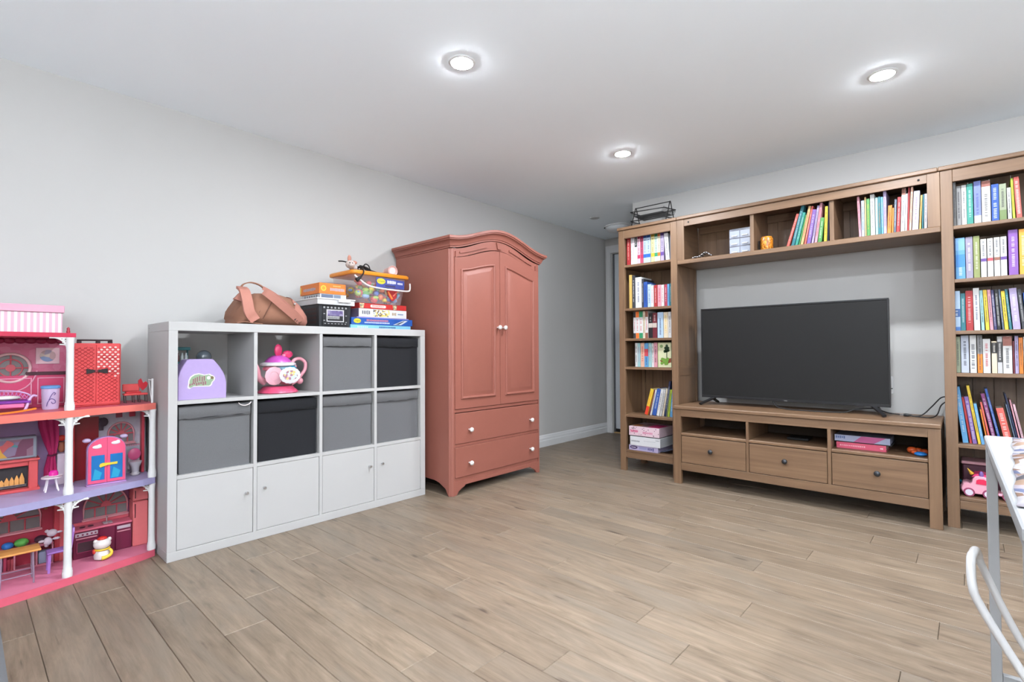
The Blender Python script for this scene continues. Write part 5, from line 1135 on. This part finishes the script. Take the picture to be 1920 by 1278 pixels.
B('oven_rail', C((224, 150, 164), .4), H, .1925, .197, .368, .444, .118, .1235, c=.001); B('dishwasher_rail', C((224, 150, 164), .4), H, .1925, .197, .518, .570, .116, .1215, c=.001)
B('oven_window', C((70, 46, 54), .25), H, .1922, .194, .372, .440, .058, .108, c=0)
for d in ((.372, .440, .104, .108), (.372, .440, .056, .060), (.370, .374, .06, .104), (.438, .442, .06, .104)): B('oven_window_frame', C((150, 44, 84), .4), H, .1945, .1965, *d, c=0)
for y in (.478, .497): MB().box(.140, .175, y - .008, y + .008, .1622, .1655, c=.001).build('sink_bowl', C((190, 186, 192), .3), H)
MB().tube(smoothpath([(.135, .488, .1622), (.135, .488, .185), (.145, .488, .190), (.152, .488, .184)], 4), .002, 6).build('tap', m_chrome, H, 60)
for y in (.395, .425): MB().lathe([(.011, 0), (.011, .002), (.005, .003)], (.158, y, .1624), 14).build('burner', C((60, 30, 44), .4), H)
for z0, z1 in ((.250, .312), (.0305, .246)): B('fridge_door', C((226, 116, 118), .4), H, .1125, .198, .5785, .640, z0, z1, c=.003)
for z0, z1 in ((.262, .300), (.168, .236)): B('fridge_handle', C((70, 20, 34), .4), H, .1985, .202, .585, .589, z0, z1, c=.001)
# library side
B('low_shelf', C((206, 120, 140), .4), H, .1125, .165, .05, .296, .118, .128, c=.002); B('low_shelf', C((206, 120, 140), .4), H, .1125, .165, .05, .296, .0305, .040, c=.002)
for y in (.05, .168, .238, .290): B('shelf_end', C((214, 140, 156), .4), H, .1125, .165, y, y + .006, .0402, .1178, c=.001)
bcs = [(150, 40, 60), (190, 80, 90), (120, 140, 170), (150, 30, 60), (200, 120, 90), (130, 30, 50), (120, 80, 110), (180, 60, 90)]
yy = .062
for k in range(10):
    w = R_.uniform(.007, .011); B('toy_book', C(bcs[k % 8], .5), H, .125, .158, yy, yy + w, .0402, .0402 + R_.uniform(.045, .065), c=.001); yy += w + .001
B('toy_basin', C((150, 160, 186), .4), H, .12, .160, .247, .287, .0402, .090, c=.003)
mb = MB()
for k in range(10): mb.ball((.120, .27 + R_.uniform(-.016, .016), .300 + R_.uniform(-.03, .03)), .006, 7, 5)
mb.build('wall_sconce', C((150, 110, 70), .5), H, 60)
# lounge: television, fireplace, curtain, door
B('wall_screen_frame', C((150, 158, 172), .4), H, .1125, .170, YL + .2, .236, .516, .610, c=.003)
B('wall_screen', print_mix('screen_print', [(150, 110, 130), (226, 170, 60), (70, 150, 150), (120, 60, 90), (206, 90, 90), (140, 120, 150), (90, 50, 60)], 28), H, .1705, .1715, YL + .21, .224, .526, .600, c=0)
B('mantel', C((214, 88, 90), .4), H, .1125, .196, YL + .2, .245, .506, .5155, c=.002)
m_fp = C((212, 82, 84), .4)
B('fireplace_side', m_fp, H, .1125, .182, .210, .240, .3755, .5058, c=.002); B('fireplace_top', m_fp, H, .1125, .180, YL + .2, .2098, .484, .5058, c=.002); B('fireplace_plinth', m_fp, H, .1125, .192, YL + .2, .246, .3755, .388, c=.002)
B('firebox', C((40, 34, 38), .6), H, .1125, .150, YL + .2, .2098, .3885, .4838, c=0)
mb = MB()
for k in range(11):
    y = .035 + k * .0155; hgt = .022 + .030 * R_.random(); mb.loft([[(.154 + dx, y + dy * s, z) for dx, dy in ((-.003, -.009), (.003, -.009), (.003, .009), (-.003, .009))] for z, s in ((.402, 1), (.402 + hgt * .5, .9), (.402 + hgt, .12))])
mb.build('flame_print', C((226, 160, 84), .5), H)
for z in (.396, .402): MB().tube([(.160, YL + .21, z), (.160, .205, z)], .0018, 6).build('grate_bar', C((130, 124, 128), .4), H)
rings = []
for z, y0, y1, amp in ((.700, .238, .312, .004), (.64, .243, .312, .005), (.58, .258, .312, .005), (.520, .277, .304, .003), (.50, .272, .300, .003), (.45, .262, .305, .005), (.42, .262, .308, .005)):
    rings.append([(.135 + amp * math.sin(k * 1.3), y0 + (y1 - y0) * k / 16, z) for k in range(17)] + [(.128, y0 + (y1 - y0) * (16 - k) / 16, z) for k in range(17)])
MB().loft(rings).build('curtain', C((176, 32, 92), .7), H, 60)
MB().tube([(.142, .272, .513), (.145, .288, .510), (.142, .306, .516)], .004, 6).build('curtain_tie', C((90, 16, 50), .6), H, 60)
MB().ball((.125, .322, .583), (.010, .016, .014), 10, 7).build('flower_print', C((206, 50, 34), .5), H, 60); MB().lathe([(.006, .520), (.014, .535), (.010, .556), (.012, .566)], (.130, .322, 0), 12).build('vase', C((150, 84, 60), .5), H, 40)
B('side_cabinet', C((196, 176, 190), .5), H, .1125, .150, .306, .342, .3755, .515, c=.002)
B('red_door', C((140, 8, 22), .4), H, .1125, .118, .366, .456, .3755, .668, c=0); B('red_door_jamb', C((196, 42, 52), .4), H, .1125, .150, .3465, .3655, .3755, .672, c=.002)
MB().box(.1185, .122, .458, .474, .60, .66).ball((.122, .474, .64), (.004, .018, .022), 9, 6).build('wall_plant_print', C((70, 50, 64), .6), H)
for (a, b, c0, c1, cc) in ((.522, .548, .655, .680, (150, 60, 76)), (.575, .600, .655, .680, (180, 30, 60))): B('picture', C(cc, .5), H, .1125, .116, a, b, c0, c1, c=.001)
for k in range(9): B('border_tile', C((206, 130, 150), .4), H, .1125, .114, .545 + k * .0095, .552 + k * .0095, .508, .516, c=0)
B('bath_dado', C((198, 186, 190), .4), H, .1125, .115, .50, .618, .518, .522, c=0)
B('bath_post', C((196, 60, 76), .4), H, .1125, .150, .620, .632, .3755, .690, c=.002)
MB().box(.1125, .117, .232, .312, .925, .998, c=.001).build('wall_mirror_frame', C((228, 190, 200), .5), H); MB().lathe([(.027, 0), (.027, .0015)], (.1172, .272, .962), 20, 'x').build('wall_mirror_print', print_mix('mirror_print', [(190, 160, 160), (120, 140, 180), (206, 190, 180), (160, 150, 170)], 40), H)

# toilet
t = thing('toy_toilet', 'pink-lidded toy toilet on the middle floor of the doll house', 'toy toilet', (.18, .588, .3752))
MB().lathe([(.018, .3757), (.020, .382), (.013, .392), (.016, .41), (.025, .432), (.027, .442), (.02, .444)], (.185, .588, 0), 22).build('bowl', C((214, 208, 214), .3), t, 40)
MB().loft([[(.162 + dx, .588 + w * math.cos(a), .474 + h * math.sin(a)) for a in [2 * PI * k / 20 for k in range(20)]] for dx, w, h in ((0, .025, .028), (.005, .026, .029), (.008, .022, .025))]).build('lid', C((222, 92, 140), .35), t, 50)
B('tank', C((206, 200, 208), .3), t, .140, .160, .565, .611, .40, .475, c=.004)
# arched toy closet
t = thing('toy_closet', 'small pink and lilac toy closet with arched top and blue windows', 'toy closet', (.29, .46, .3752))
def closet_outline(y0, y1, z0, zs, zt): return [(y0, z0), (y1, z0)] + arc((y0 + y1) / 2, zs, (y1 - y0) / 2, 0, 180, 14, zt - zs)
MB().prism(closet_outline(.391, .531, .3805, .535, .590), 'yz', .262, .292).build('shell', C((182, 150, 206), .4), t)
for a, b, s in ((.394, .4605, 0), (.4615, .528, 1)):
    yc = .461; pts = [(a, .385), (b, .385)]
    pr = [p for p in arc(yc, .535, .067, 0, 180, 16, .052) if a - .001 <= p[0] <= b + .001]
    if s == 0: pts += [(b, .587)] + [p for p in pr if p[0] < b - .003] 
    else: pts += [p for p in pr if p[0] > a + .003] + [(a, .587)]
    d = MB().prism(pts, 'yz', .2922, .299).build('door', C((232, 84, 124), .35), t)
    w0, w1 = (.405, .452) if s == 0 else (.472, .518)
    B('window', C((24, 110, 180), .2), d, .2992, .3005, w0, w1, .398, .510, c=.001)
    MB().prism([(w0 + .004, .402), (w0 + .03, .402), (w0 + .038, .43), (w0 + .012, .45)], 'yz', .3006, .3009).build('window_sparkle', C((40, 160, 200), .2), d)
    for q, (cy_, cz_) in enumerate(((.425, .548),) if s == 0 else ((.492, .560),)):
        MB().ball((.2995, cy_, cz_), (.002, .017, .008), 12, 6).ball((.2995, cy_ + .008, cz_ + .005), (.002, .008, .007), 10, 6).build('cloud', C((238, 234, 240), .4), d, 60)
MB().prism([(.432, .462), (.436, .455), (.462, .463), (.497, .463), (.498, .473), (.468, .472), (.445, .474), (.436, .471)], 'yz', .3010, .307).build('latch', C((232, 208, 60), .35), t)
for y, s in ((.385, -1), (.520, 1)): MB().ball((.275, y + .006, .578 if s < 0 else .583), (.012, .016, .010), 10, 7).build('cloud_ornament', C((206, 186, 222), .4), t, 60)
B('foot_rail', C((206, 150, 214), .4), t, .262, .299, .389, .533, .3754, .3802, c=.001)
# little table with plate and hat
t = thing('toy_table', 'tiny white doll table with curved legs', 'toy table', (.28, .275, .3752))
MB().lathe([(.03, .433), (.034, .435), (.034, .440), (.03, .442)], (.28, .275, 0), 24).build('table_top', C((226, 206, 214), .4), t, 40)
for k in range(4):
    a = PI / 4 + k * PI / 2; MB().tube(smoothpath([(.28 + .018 * math.cos(a), .275 + .018 * math.sin(a), .433), (.28 + .022 * math.cos(a), .275 + .022 * math.sin(a), .41), (.28 + .030 * math.cos(a), .275 + .030 * math.sin(a), .379)], 4), .0034, 6).build('leg', C((232, 222, 230), .4), t, 60)
t = thing('doll_hat', 'magenta doll hat on the tiny white table', 'doll hat', (.283, .280, .4422)); MB().lathe([(.026, .4425), (.028, .4435), (.016, .4455), (.0155, .458), (.010, .466), (.001, .467)], (.283, .281, 0), 20).build('hat', C((222, 24, 150), .5), t, 50)
MB().lathe([(.001, .44355), (.0285, .4437), (.0305, .4445), (.0285, .4452), (.0165, .4457)], (.283, .281, 0), 26, wob=.05, wn=9).build('brim_lace', C((236, 224, 232), .5), t)
# kitchen figure, lilac chair, wooden table, cushions, small plush
t = thing('toy_cat_figure', 'white toy figurine with red cap and yellow scarf', 'figurine', (.265, .452, .0304))
m_fw = C((234, 228, 224), .35)
MB().lathe([(.018, .0308), (.029, .036), (.031, .048), (.027, .066), (.018, .076)], (.265, .452, 0), 22).build('body', m_fw, t, 50)
MB().ball((.265, .452, .098), (.027, .033, .025), 18, 11).ball((.265, .428, .113), (.007, .009, .010), 9, 6).ball((.265, .478, .113), (.007, .009, .010), 9, 6).build('head', m_fw, t, 60)
MB().ball((.264, .452, .122), (.016, .019, .010), 12, 7).build('cap', C((206, 40, 34), .4), t, 60)
MB().tube([(.265 + .024 * math.cos(2 * PI * k / 18), .452 + .026 * math.sin(2 * PI * k / 18), .076) for k in range(18)], .0042, 7, closed=True).build('scarf', C((240, 200, 50), .4), t, 60)
MB().tube(smoothpath([(.288, .475, .076), (.292, .482, .064), (.293, .478, .050), (.295, .460, .0425), (.295, .446, .0415)], 5), .008, 8, taper=[.6 + .03 * i for i in range(21)]).build('scarf_tail', C((240, 206, 60), .4), t, 60)
MB().ball((.265, .424, .070), (.010, .008, .012), 9, 6).build('arm', C((214, 60, 50), .4), t, 60)
t = thing('toy_chair', 'lilac plastic doll chair behind the middle column', 'toy chair', (.30, .295, .0304))
m_lc = C((168, 120, 200), .4)
B('seat', m_lc, t, .232, .300, .262, .343, .110, .118, c=.003)
for x in (.236, .288):
    for y in (.265, .332): MB().loft([[(x + q[0] * s, y + q[1] * s, z) for q in ((0, 0), (.010, 0), (.010, .010), (0, .010))] for z, s in ((.0308, .8), (.1098, 1.15))]).build('leg', m_lc, t)
MB().loft([[(x, yy + (z - .118) * .10 + d, z) for x, z in ((.232, .1182), (.300, .1182), (.304, .19), (.296, .207), (.240, .207), (.230, .19))] for yy, d in ((.336, 0), (.336, .007))]).build('backrest', m_lc, t)
t = thing('toy_dining_table', 'wood-topped doll table with grey metal legs', 'toy table', (.33, .16, .0304))
B('table_top', wood('toy_wood', (176, 112, 52), (214, 156, 88), 1), t, .285, .375, .03, .238, .160, .168, c=.002)
m_lg = C((150, 130, 150), .35)
for x in (.290, .368):
    for y in (.122, .214): MB().tube([(x, y, .1598), (x, y + (.003 if y > .2 else -.003), .0335)], .003, 8).build('leg', m_lg, t, 60)
    MB().tube([(x, .122, .072), (x, .214, .072)], .0022, 6).build('stretcher', m_lg, t)
for y in (.122, .214): MB().tube([(.29, y, .082), (.368, y, .082)], .0022, 6).build('stretcher', m_lg, t)
for nm, lab, y, c, s in (('toy_cushion', 'blue doll cushion on the low shelf', .150, (40, 116, 196), .9), ('toy_cushion', 'green doll cushion on the low shelf', .193, (90, 168, 70), 1.1), ('toy_cushion', 'dark purple doll cushion on the low shelf', .255, (60, 24, 44), 1.0)):
    t = thing(nm, lab, 'cushion', (.14, y, .1282)); MB().ball((.142, y, .1284 + .0165 * s), (.018, .022 * s, .0163 * s), 14, 9).build('pad', C(c, .6), t, 60)
t = thing('small_plush', 'tiny pale grey plush on the doll house pillar', 'plush toy', (.20, .285, .1282))
m_sg = C((206, 190, 200), .95, bump=.3)
for c_, r_ in (((.215, .272, .148), (.013, .015, .018)), ((.218, .285, .182), (.014, .018, .016))): MB().ball(c_, r_, 12, 8).build('body' if c_[2] < .16 else 'head', m_sg, t, 60)
for c_, r_ in (((.218, .268, .193), (.006, .008, .007)), ((.215, .307, .180), (.006, .014, .005)), ((.215, .300, .154), (.006, .014, .006)), ((.215, .252, .152), (.006, .012, .006)), ((.212, .268, .132), (.008, .008, .010))): MB().ball(c_, r_, 9, 6).build('limb', m_sg, t, 60)
t.location = (.20, .285, .1282)
# top floor
t = thing('toy_suitcase_closet', 'coral doll closet case with black handle and bow clasp', 'toy closet', (.235, .424, .7302))
m_cr = C((220, 74, 76), .4); m_cr2 = C((178, 44, 50), .4)
B('shell', m_cr, t, .205, .256, .332, .515, .7305, 1.018, c=.004)
for a, b in ((.338, .4232), (.4242, .509)):
    d = B('door', m_cr, t, .2562, .2605, a, b, .738, 1.011, c=.0015)
    # quilted relief: raised diagonal ribs
    mb = MB(); st_ = .0165
    yy0, yy1, zz0, zz1 = a + .006, b - .006, .748, 1.002
    for s in (1, -1):
        k = -40
        while k < 60:
            c_ = zz0 + k * st_
            # line z = c + s*0.8*(y-yy0)
            ps = []
            for i in range(13):
                y = yy0 + (yy1 - yy0) * i / 12; z = c_ + s * .8 * (y - yy0)
                if zz0 <= z <= zz1: ps.append((.2608, y, z))
            if len(ps) > 1: mb.tube([ps[0], ps[-1]], .0012, 4)
            k += 1
    mb.build('quilting', m_cr2, d)
mb = MB()
for r in range(13):
    for c_ in range(4):
        y = .432 + c_ * .0205 + (r % 2) * .010; z = 1.000 - r * .0112
        if (r in (0,) and c_ == 0) or (r > 8 and c_ < 2) or (r > 10 and c_ < 3) or y > .507: continue
        mb.prism(arc(y, z, .0052, 0, 340, 8, .0042), 'yz', .2612, .2622)
mb.build('white_dots', C((240, 206, 200), .4), t)
B('handle_bar', C((44, 16, 24), .35), t, .224, .238, .358, .486, 1.0285, 1.036, c=.002)
for y in (.358, .425, .470): B('handle_mount', C((44, 16, 24), .35), t, .222, .240, y, y + .016, 1.0182, 1.0283, c=.001)
for y, w in ((.405, .016), (.447, .018)): MB().prism([(.424, .887), (y - (w if y < .42 else -w), .878), (y - (w if y < .42 else -w), .902), (.424, .895)], 'yz', .2614, .267).build('bow_clasp', C((28, 14, 18), .35), t)
B('clasp_knot', C((150, 60, 70), .35), t, .2614, .269, .419, .430, .885, .897, c=.002)
B('base_strip', C((206, 52, 72), .4), t, .258, .275, .334, .37, .7304, .7375, c=.002)
t = thing('toy_settee', 'small red doll settee with a heart-shaped back', 'toy sofa', (.215, .58, .7302))
m_rs = C((222, 78, 78), .4)
B('seat', m_rs, t, .195, .240, .532, .626, .768, .778, c=.003); B('seat_cushion', C((206, 48, 54), .5), t, .198, .238, .540, .60, .7782, .786, c=.003)
B('backrest', m_rs, t, .190, .198, .532, .60, .786, .822, c=.003)
MB().prism([(.612, .788), (.628, .806), (.632, .822), (.624, .832), (.613, .824), (.604, .848), (.594, .838), (.594, .812)], 'yz', .194, .206).build('heart_back', C((196, 26, 44), .4), t)
for x in (.198, .236):
    for y in (.537, .570, .592, .621): MB().tube([(x, y, .768), (x, y + .002, .7325)], .0026, 6).build('leg', C((60, 22, 30), .4), t, 60)
t = thing('lidded_cup', 'frosted lilac cup with blue lid and scroll pattern', 'cup', (.26, .27, .7302))
MB().lathe([(.026, .7306), (.028, .74), (.030, .80), (.030, .820)], (.26, .270, 0), 28).build('cup_body', C((206, 186, 220), .35), t, 40)
MB().lathe([(.0325, .8202), (.0335, .824), (.0325, .830), (.028, .833), (.002, .833)], (.26, .270, 0), 28).build('lid', C((96, 150, 206), .35), t, 40)
MB().tube(smoothpath([(.290, .255, .745), (.2905, .258, .762), (.2905, .268, .776), (.290, .280, .772), (.2895, .283, .760), (.2905, .274, .756), (.291, .270, .764)], 5), .0014, 5).tube(smoothpath([(.2905, .262, .772), (.2905, .270, .792), (.290, .278, .803), (.2895, .283, .798), (.290, .278, .792)], 5), .0014, 5).build('scroll_pattern', C((106, 86, 150), .4), t)
t = thing('toy_day_bed', 'lilac doll day bed with lattice back', 'toy sofa', (.27, .12, .7302))
m_ll = C((214, 176, 220), .4)
B('seat', C((120, 40, 150), .5), t, .225, .315, .02, .205, .765, .777, c=.003)
MB().tube([(.228, .112 + .098 * math.cos(math.radians(a)), .785 + .032 * math.sin(math.radians(a))) for a in range(0, 181, 12)], .0035, 7).build('back_rim', m_ll, t, 60)
mb = MB()
for k in range(14):
    y = .03 + k * .0125; zt = .785 + .032 * math.sqrt(max(0, 1 - ((y - .112) / .098) ** 2))
    mb.tube([(.228, y, .778), (.228, y + .014, zt - .004)], .0018, 4).tube([(.228, y + .010, .778), (.228, y - .004, zt - .006)], .0018, 4)
mb.build('back_lattice', C((220, 130, 190), .4), t)
MB().ball((.25, .13, .7868), (.02, .05, .0095), 14, 7).build('pillow', C((232, 226, 220), .8), t, 60)
MB().tube(smoothpath([(.305, .186, .7325), (.308, .192, .75), (.308, .200, .78), (.306, .212, .795), (.303, .222, .792)], 5), .0055, 8).build('arm_scroll', m_ll, t, 60)
MB().tube(smoothpath([(.305, .03, .7325), (.308, .025, .75), (.308, .02, .78), (.306, .012, .795)], 5), .0055, 8).build('arm_scroll', m_ll, t, 60)
B('bed_rail', C((222, 110, 160), .4), t, .29, .315, .03, .185, .748, .7648, c=.003)
o = MB().ribbon(smoothpath([(.40, .02, .7355), (.40, .09, .7355), (.395, .13, .7365), (.385, .17, .7395), (.37, .215, .7455)], 5), .013, .007, (1, 0, 0)).build('toy_wand', C((240, 120, 20), .4), None, 50)
tag(o, 'long orange plastic toy stick on the top floor of the doll house', 'toy')
# striped storage box on the roof
t = thing('striped_box', 'pink and white striped storage box on the doll house roof', 'storage box', (.24, .13, 1.0592))
MB().box(.10, .335, -.03, .298, 1.0594, 1.146, c=.002).build('box_body', stripes('candy_stripe', (236, 228, 232), (224, 182, 200), 1, 52), t)
MB().box(.094, .341, -.036, .304, 1.1462, 1.177, c=.002).build('lid', C((228, 172, 194), .6), t)
t = thing('roof_finial', 'tiny red knob on the doll house roof edge', 'finial', (.33, .312, 1.0592)); MB().lathe([(.006, 1.0594), (.007, 1.066), (.005, 1.074), (.006, 1.080), (.001, 1.086)], (.33, .318, 0), 12).build('knob', C((176, 36, 60), .4), t, 50)

# ------------------------------------------------------------------ grey seat at the left edge, white table and chair at the right
t = thing('upholstered_seat', 'grey upholstered seat corner at the bottom left edge', 'ottoman', (2.0, -.4, 0))
m_gf = C((104, 106, 110), .95, bump=.35)
MB().box(1.60, 2.50, -.95, .062, .10, .45, c=.03).build('cushion', m_gf, t, 60)
for x in (1.66, 2.44):
    for y in (-.89, .01): MB().lathe([(.018, .0003), (.025, .0995)], (x, y, 0), 14).build('leg', C((70, 60, 52), .5), t, 40)
t = thing('white_table', 'white wooden table with square legs at right edge', 'table', (3.250, 1.827, 0), math.radians(1.3))
m_wt = P('white_table_paint', (142, 143, 145), .75, .02, 60.0, spec=.12, stretch=(1, 8, 1))
MB().box(3.250, 3.95, .915, 1.827, .722, .742, c=.003).build('table_top', m_wt, t)
for x in (3.252, 3.925):
    for y in (.925, 1.800): MB().box(x, x + .021, y, y + .021, .0003, .7218, c=.001).build('leg', m_wt, t)
for y in (.925, 1.800): MB().box(3.2732, 3.9248, y + .002, y + .019, .118, .136, c=.001).build('stretcher', m_wt, t)
for x in (3.255, 3.928): MB().box(x, x + .015, .9462, 1.7998, .698, .7218, c=.001).build('apron', m_wt, t)
t = thing('table_runner', 'crumpled brown and blue patterned cloth on the white table', 'cloth', (3.40, 1.45, .742))
n = 26; mb = MB(); vs = []
for i in range(n + 1):
    for j in range(13):
        y = 1.02 + .775 * i / n; x = 3.302 - .040 * (1.8 - y) + .002 * math.sin(i * 1.1) + .30 * j / 12
        z = .7446 + abs(.006 + .006 * math.sin(i * .9 + j) + .004 * math.sin(i * 2.1 - j * 1.7)) * (1 if 0 < j < 12 and 0 < i < n else .1)
        vs.append((x, y, z))
fs = [(i * 13 + j, i * 13 + j + 1, (i + 1) * 13 + j + 1, (i + 1) * 13 + j) for i in range(n) for j in range(12)]
rt = MB().add(vs, fs); o = rt.build('cloth', print_mix('runner_print', [(170, 166, 172), (120, 86, 66), (160, 152, 160), (84, 92, 128), (146, 118, 98), (176, 172, 176), (70, 68, 76), (156, 146, 156)], 38, .8), t, 60)
md = o.modifiers.new('thickness', 'SOLIDIFY'); md.thickness = .0015; md.offset = 0
t = thing('tube_chair', 'white tubular metal chair beside the white table', 'chair', (3.45, 1.30, 0))
m_tb = P('white_tube', (176, 176, 177), .3, .01)
def rnd(pts, sub=5): return smoothpath(pts, sub)
# back loop: near tube, top bend, far tube
zz = lambda x: .557 - (x - 3.219) * 2.05
MB().tube(rnd([(3.42, 1.20, .20), (3.36, 1.20, .292), (3.278, 1.20, .434), (3.232, 1.20, .522), (3.2215, 1.203, .555), (3.2205, 1.225, .592), (3.2235, 1.26, .594), (3.227, 1.34, .578), (3.231, 1.388, .556), (3.238, 1.40, .525), (3.288, 1.405, .401), (3.36, 1.405, .275), (3.42, 1.405, .20)]), .0068, 12).build('back_loop', m_tb, t, 60)
MB().box(3.40, 3.70, 1.17, 1.435, .30, .318, c=.006).build('seat', m_tb, t)
for y in (1.20, 1.405):
    MB().tube(rnd([(3.42, y, .20), (3.46, y, .10), (3.49, y, .010)]), .0085, 10).build('rear_leg', m_tb, t, 60)
    MB().tube(rnd([(3.42, y, .295), (3.60, y, .288), (3.66, y, .25), (3.69, y, .010)]), .0085, 10).build('front_leg', m_tb, t, 60)
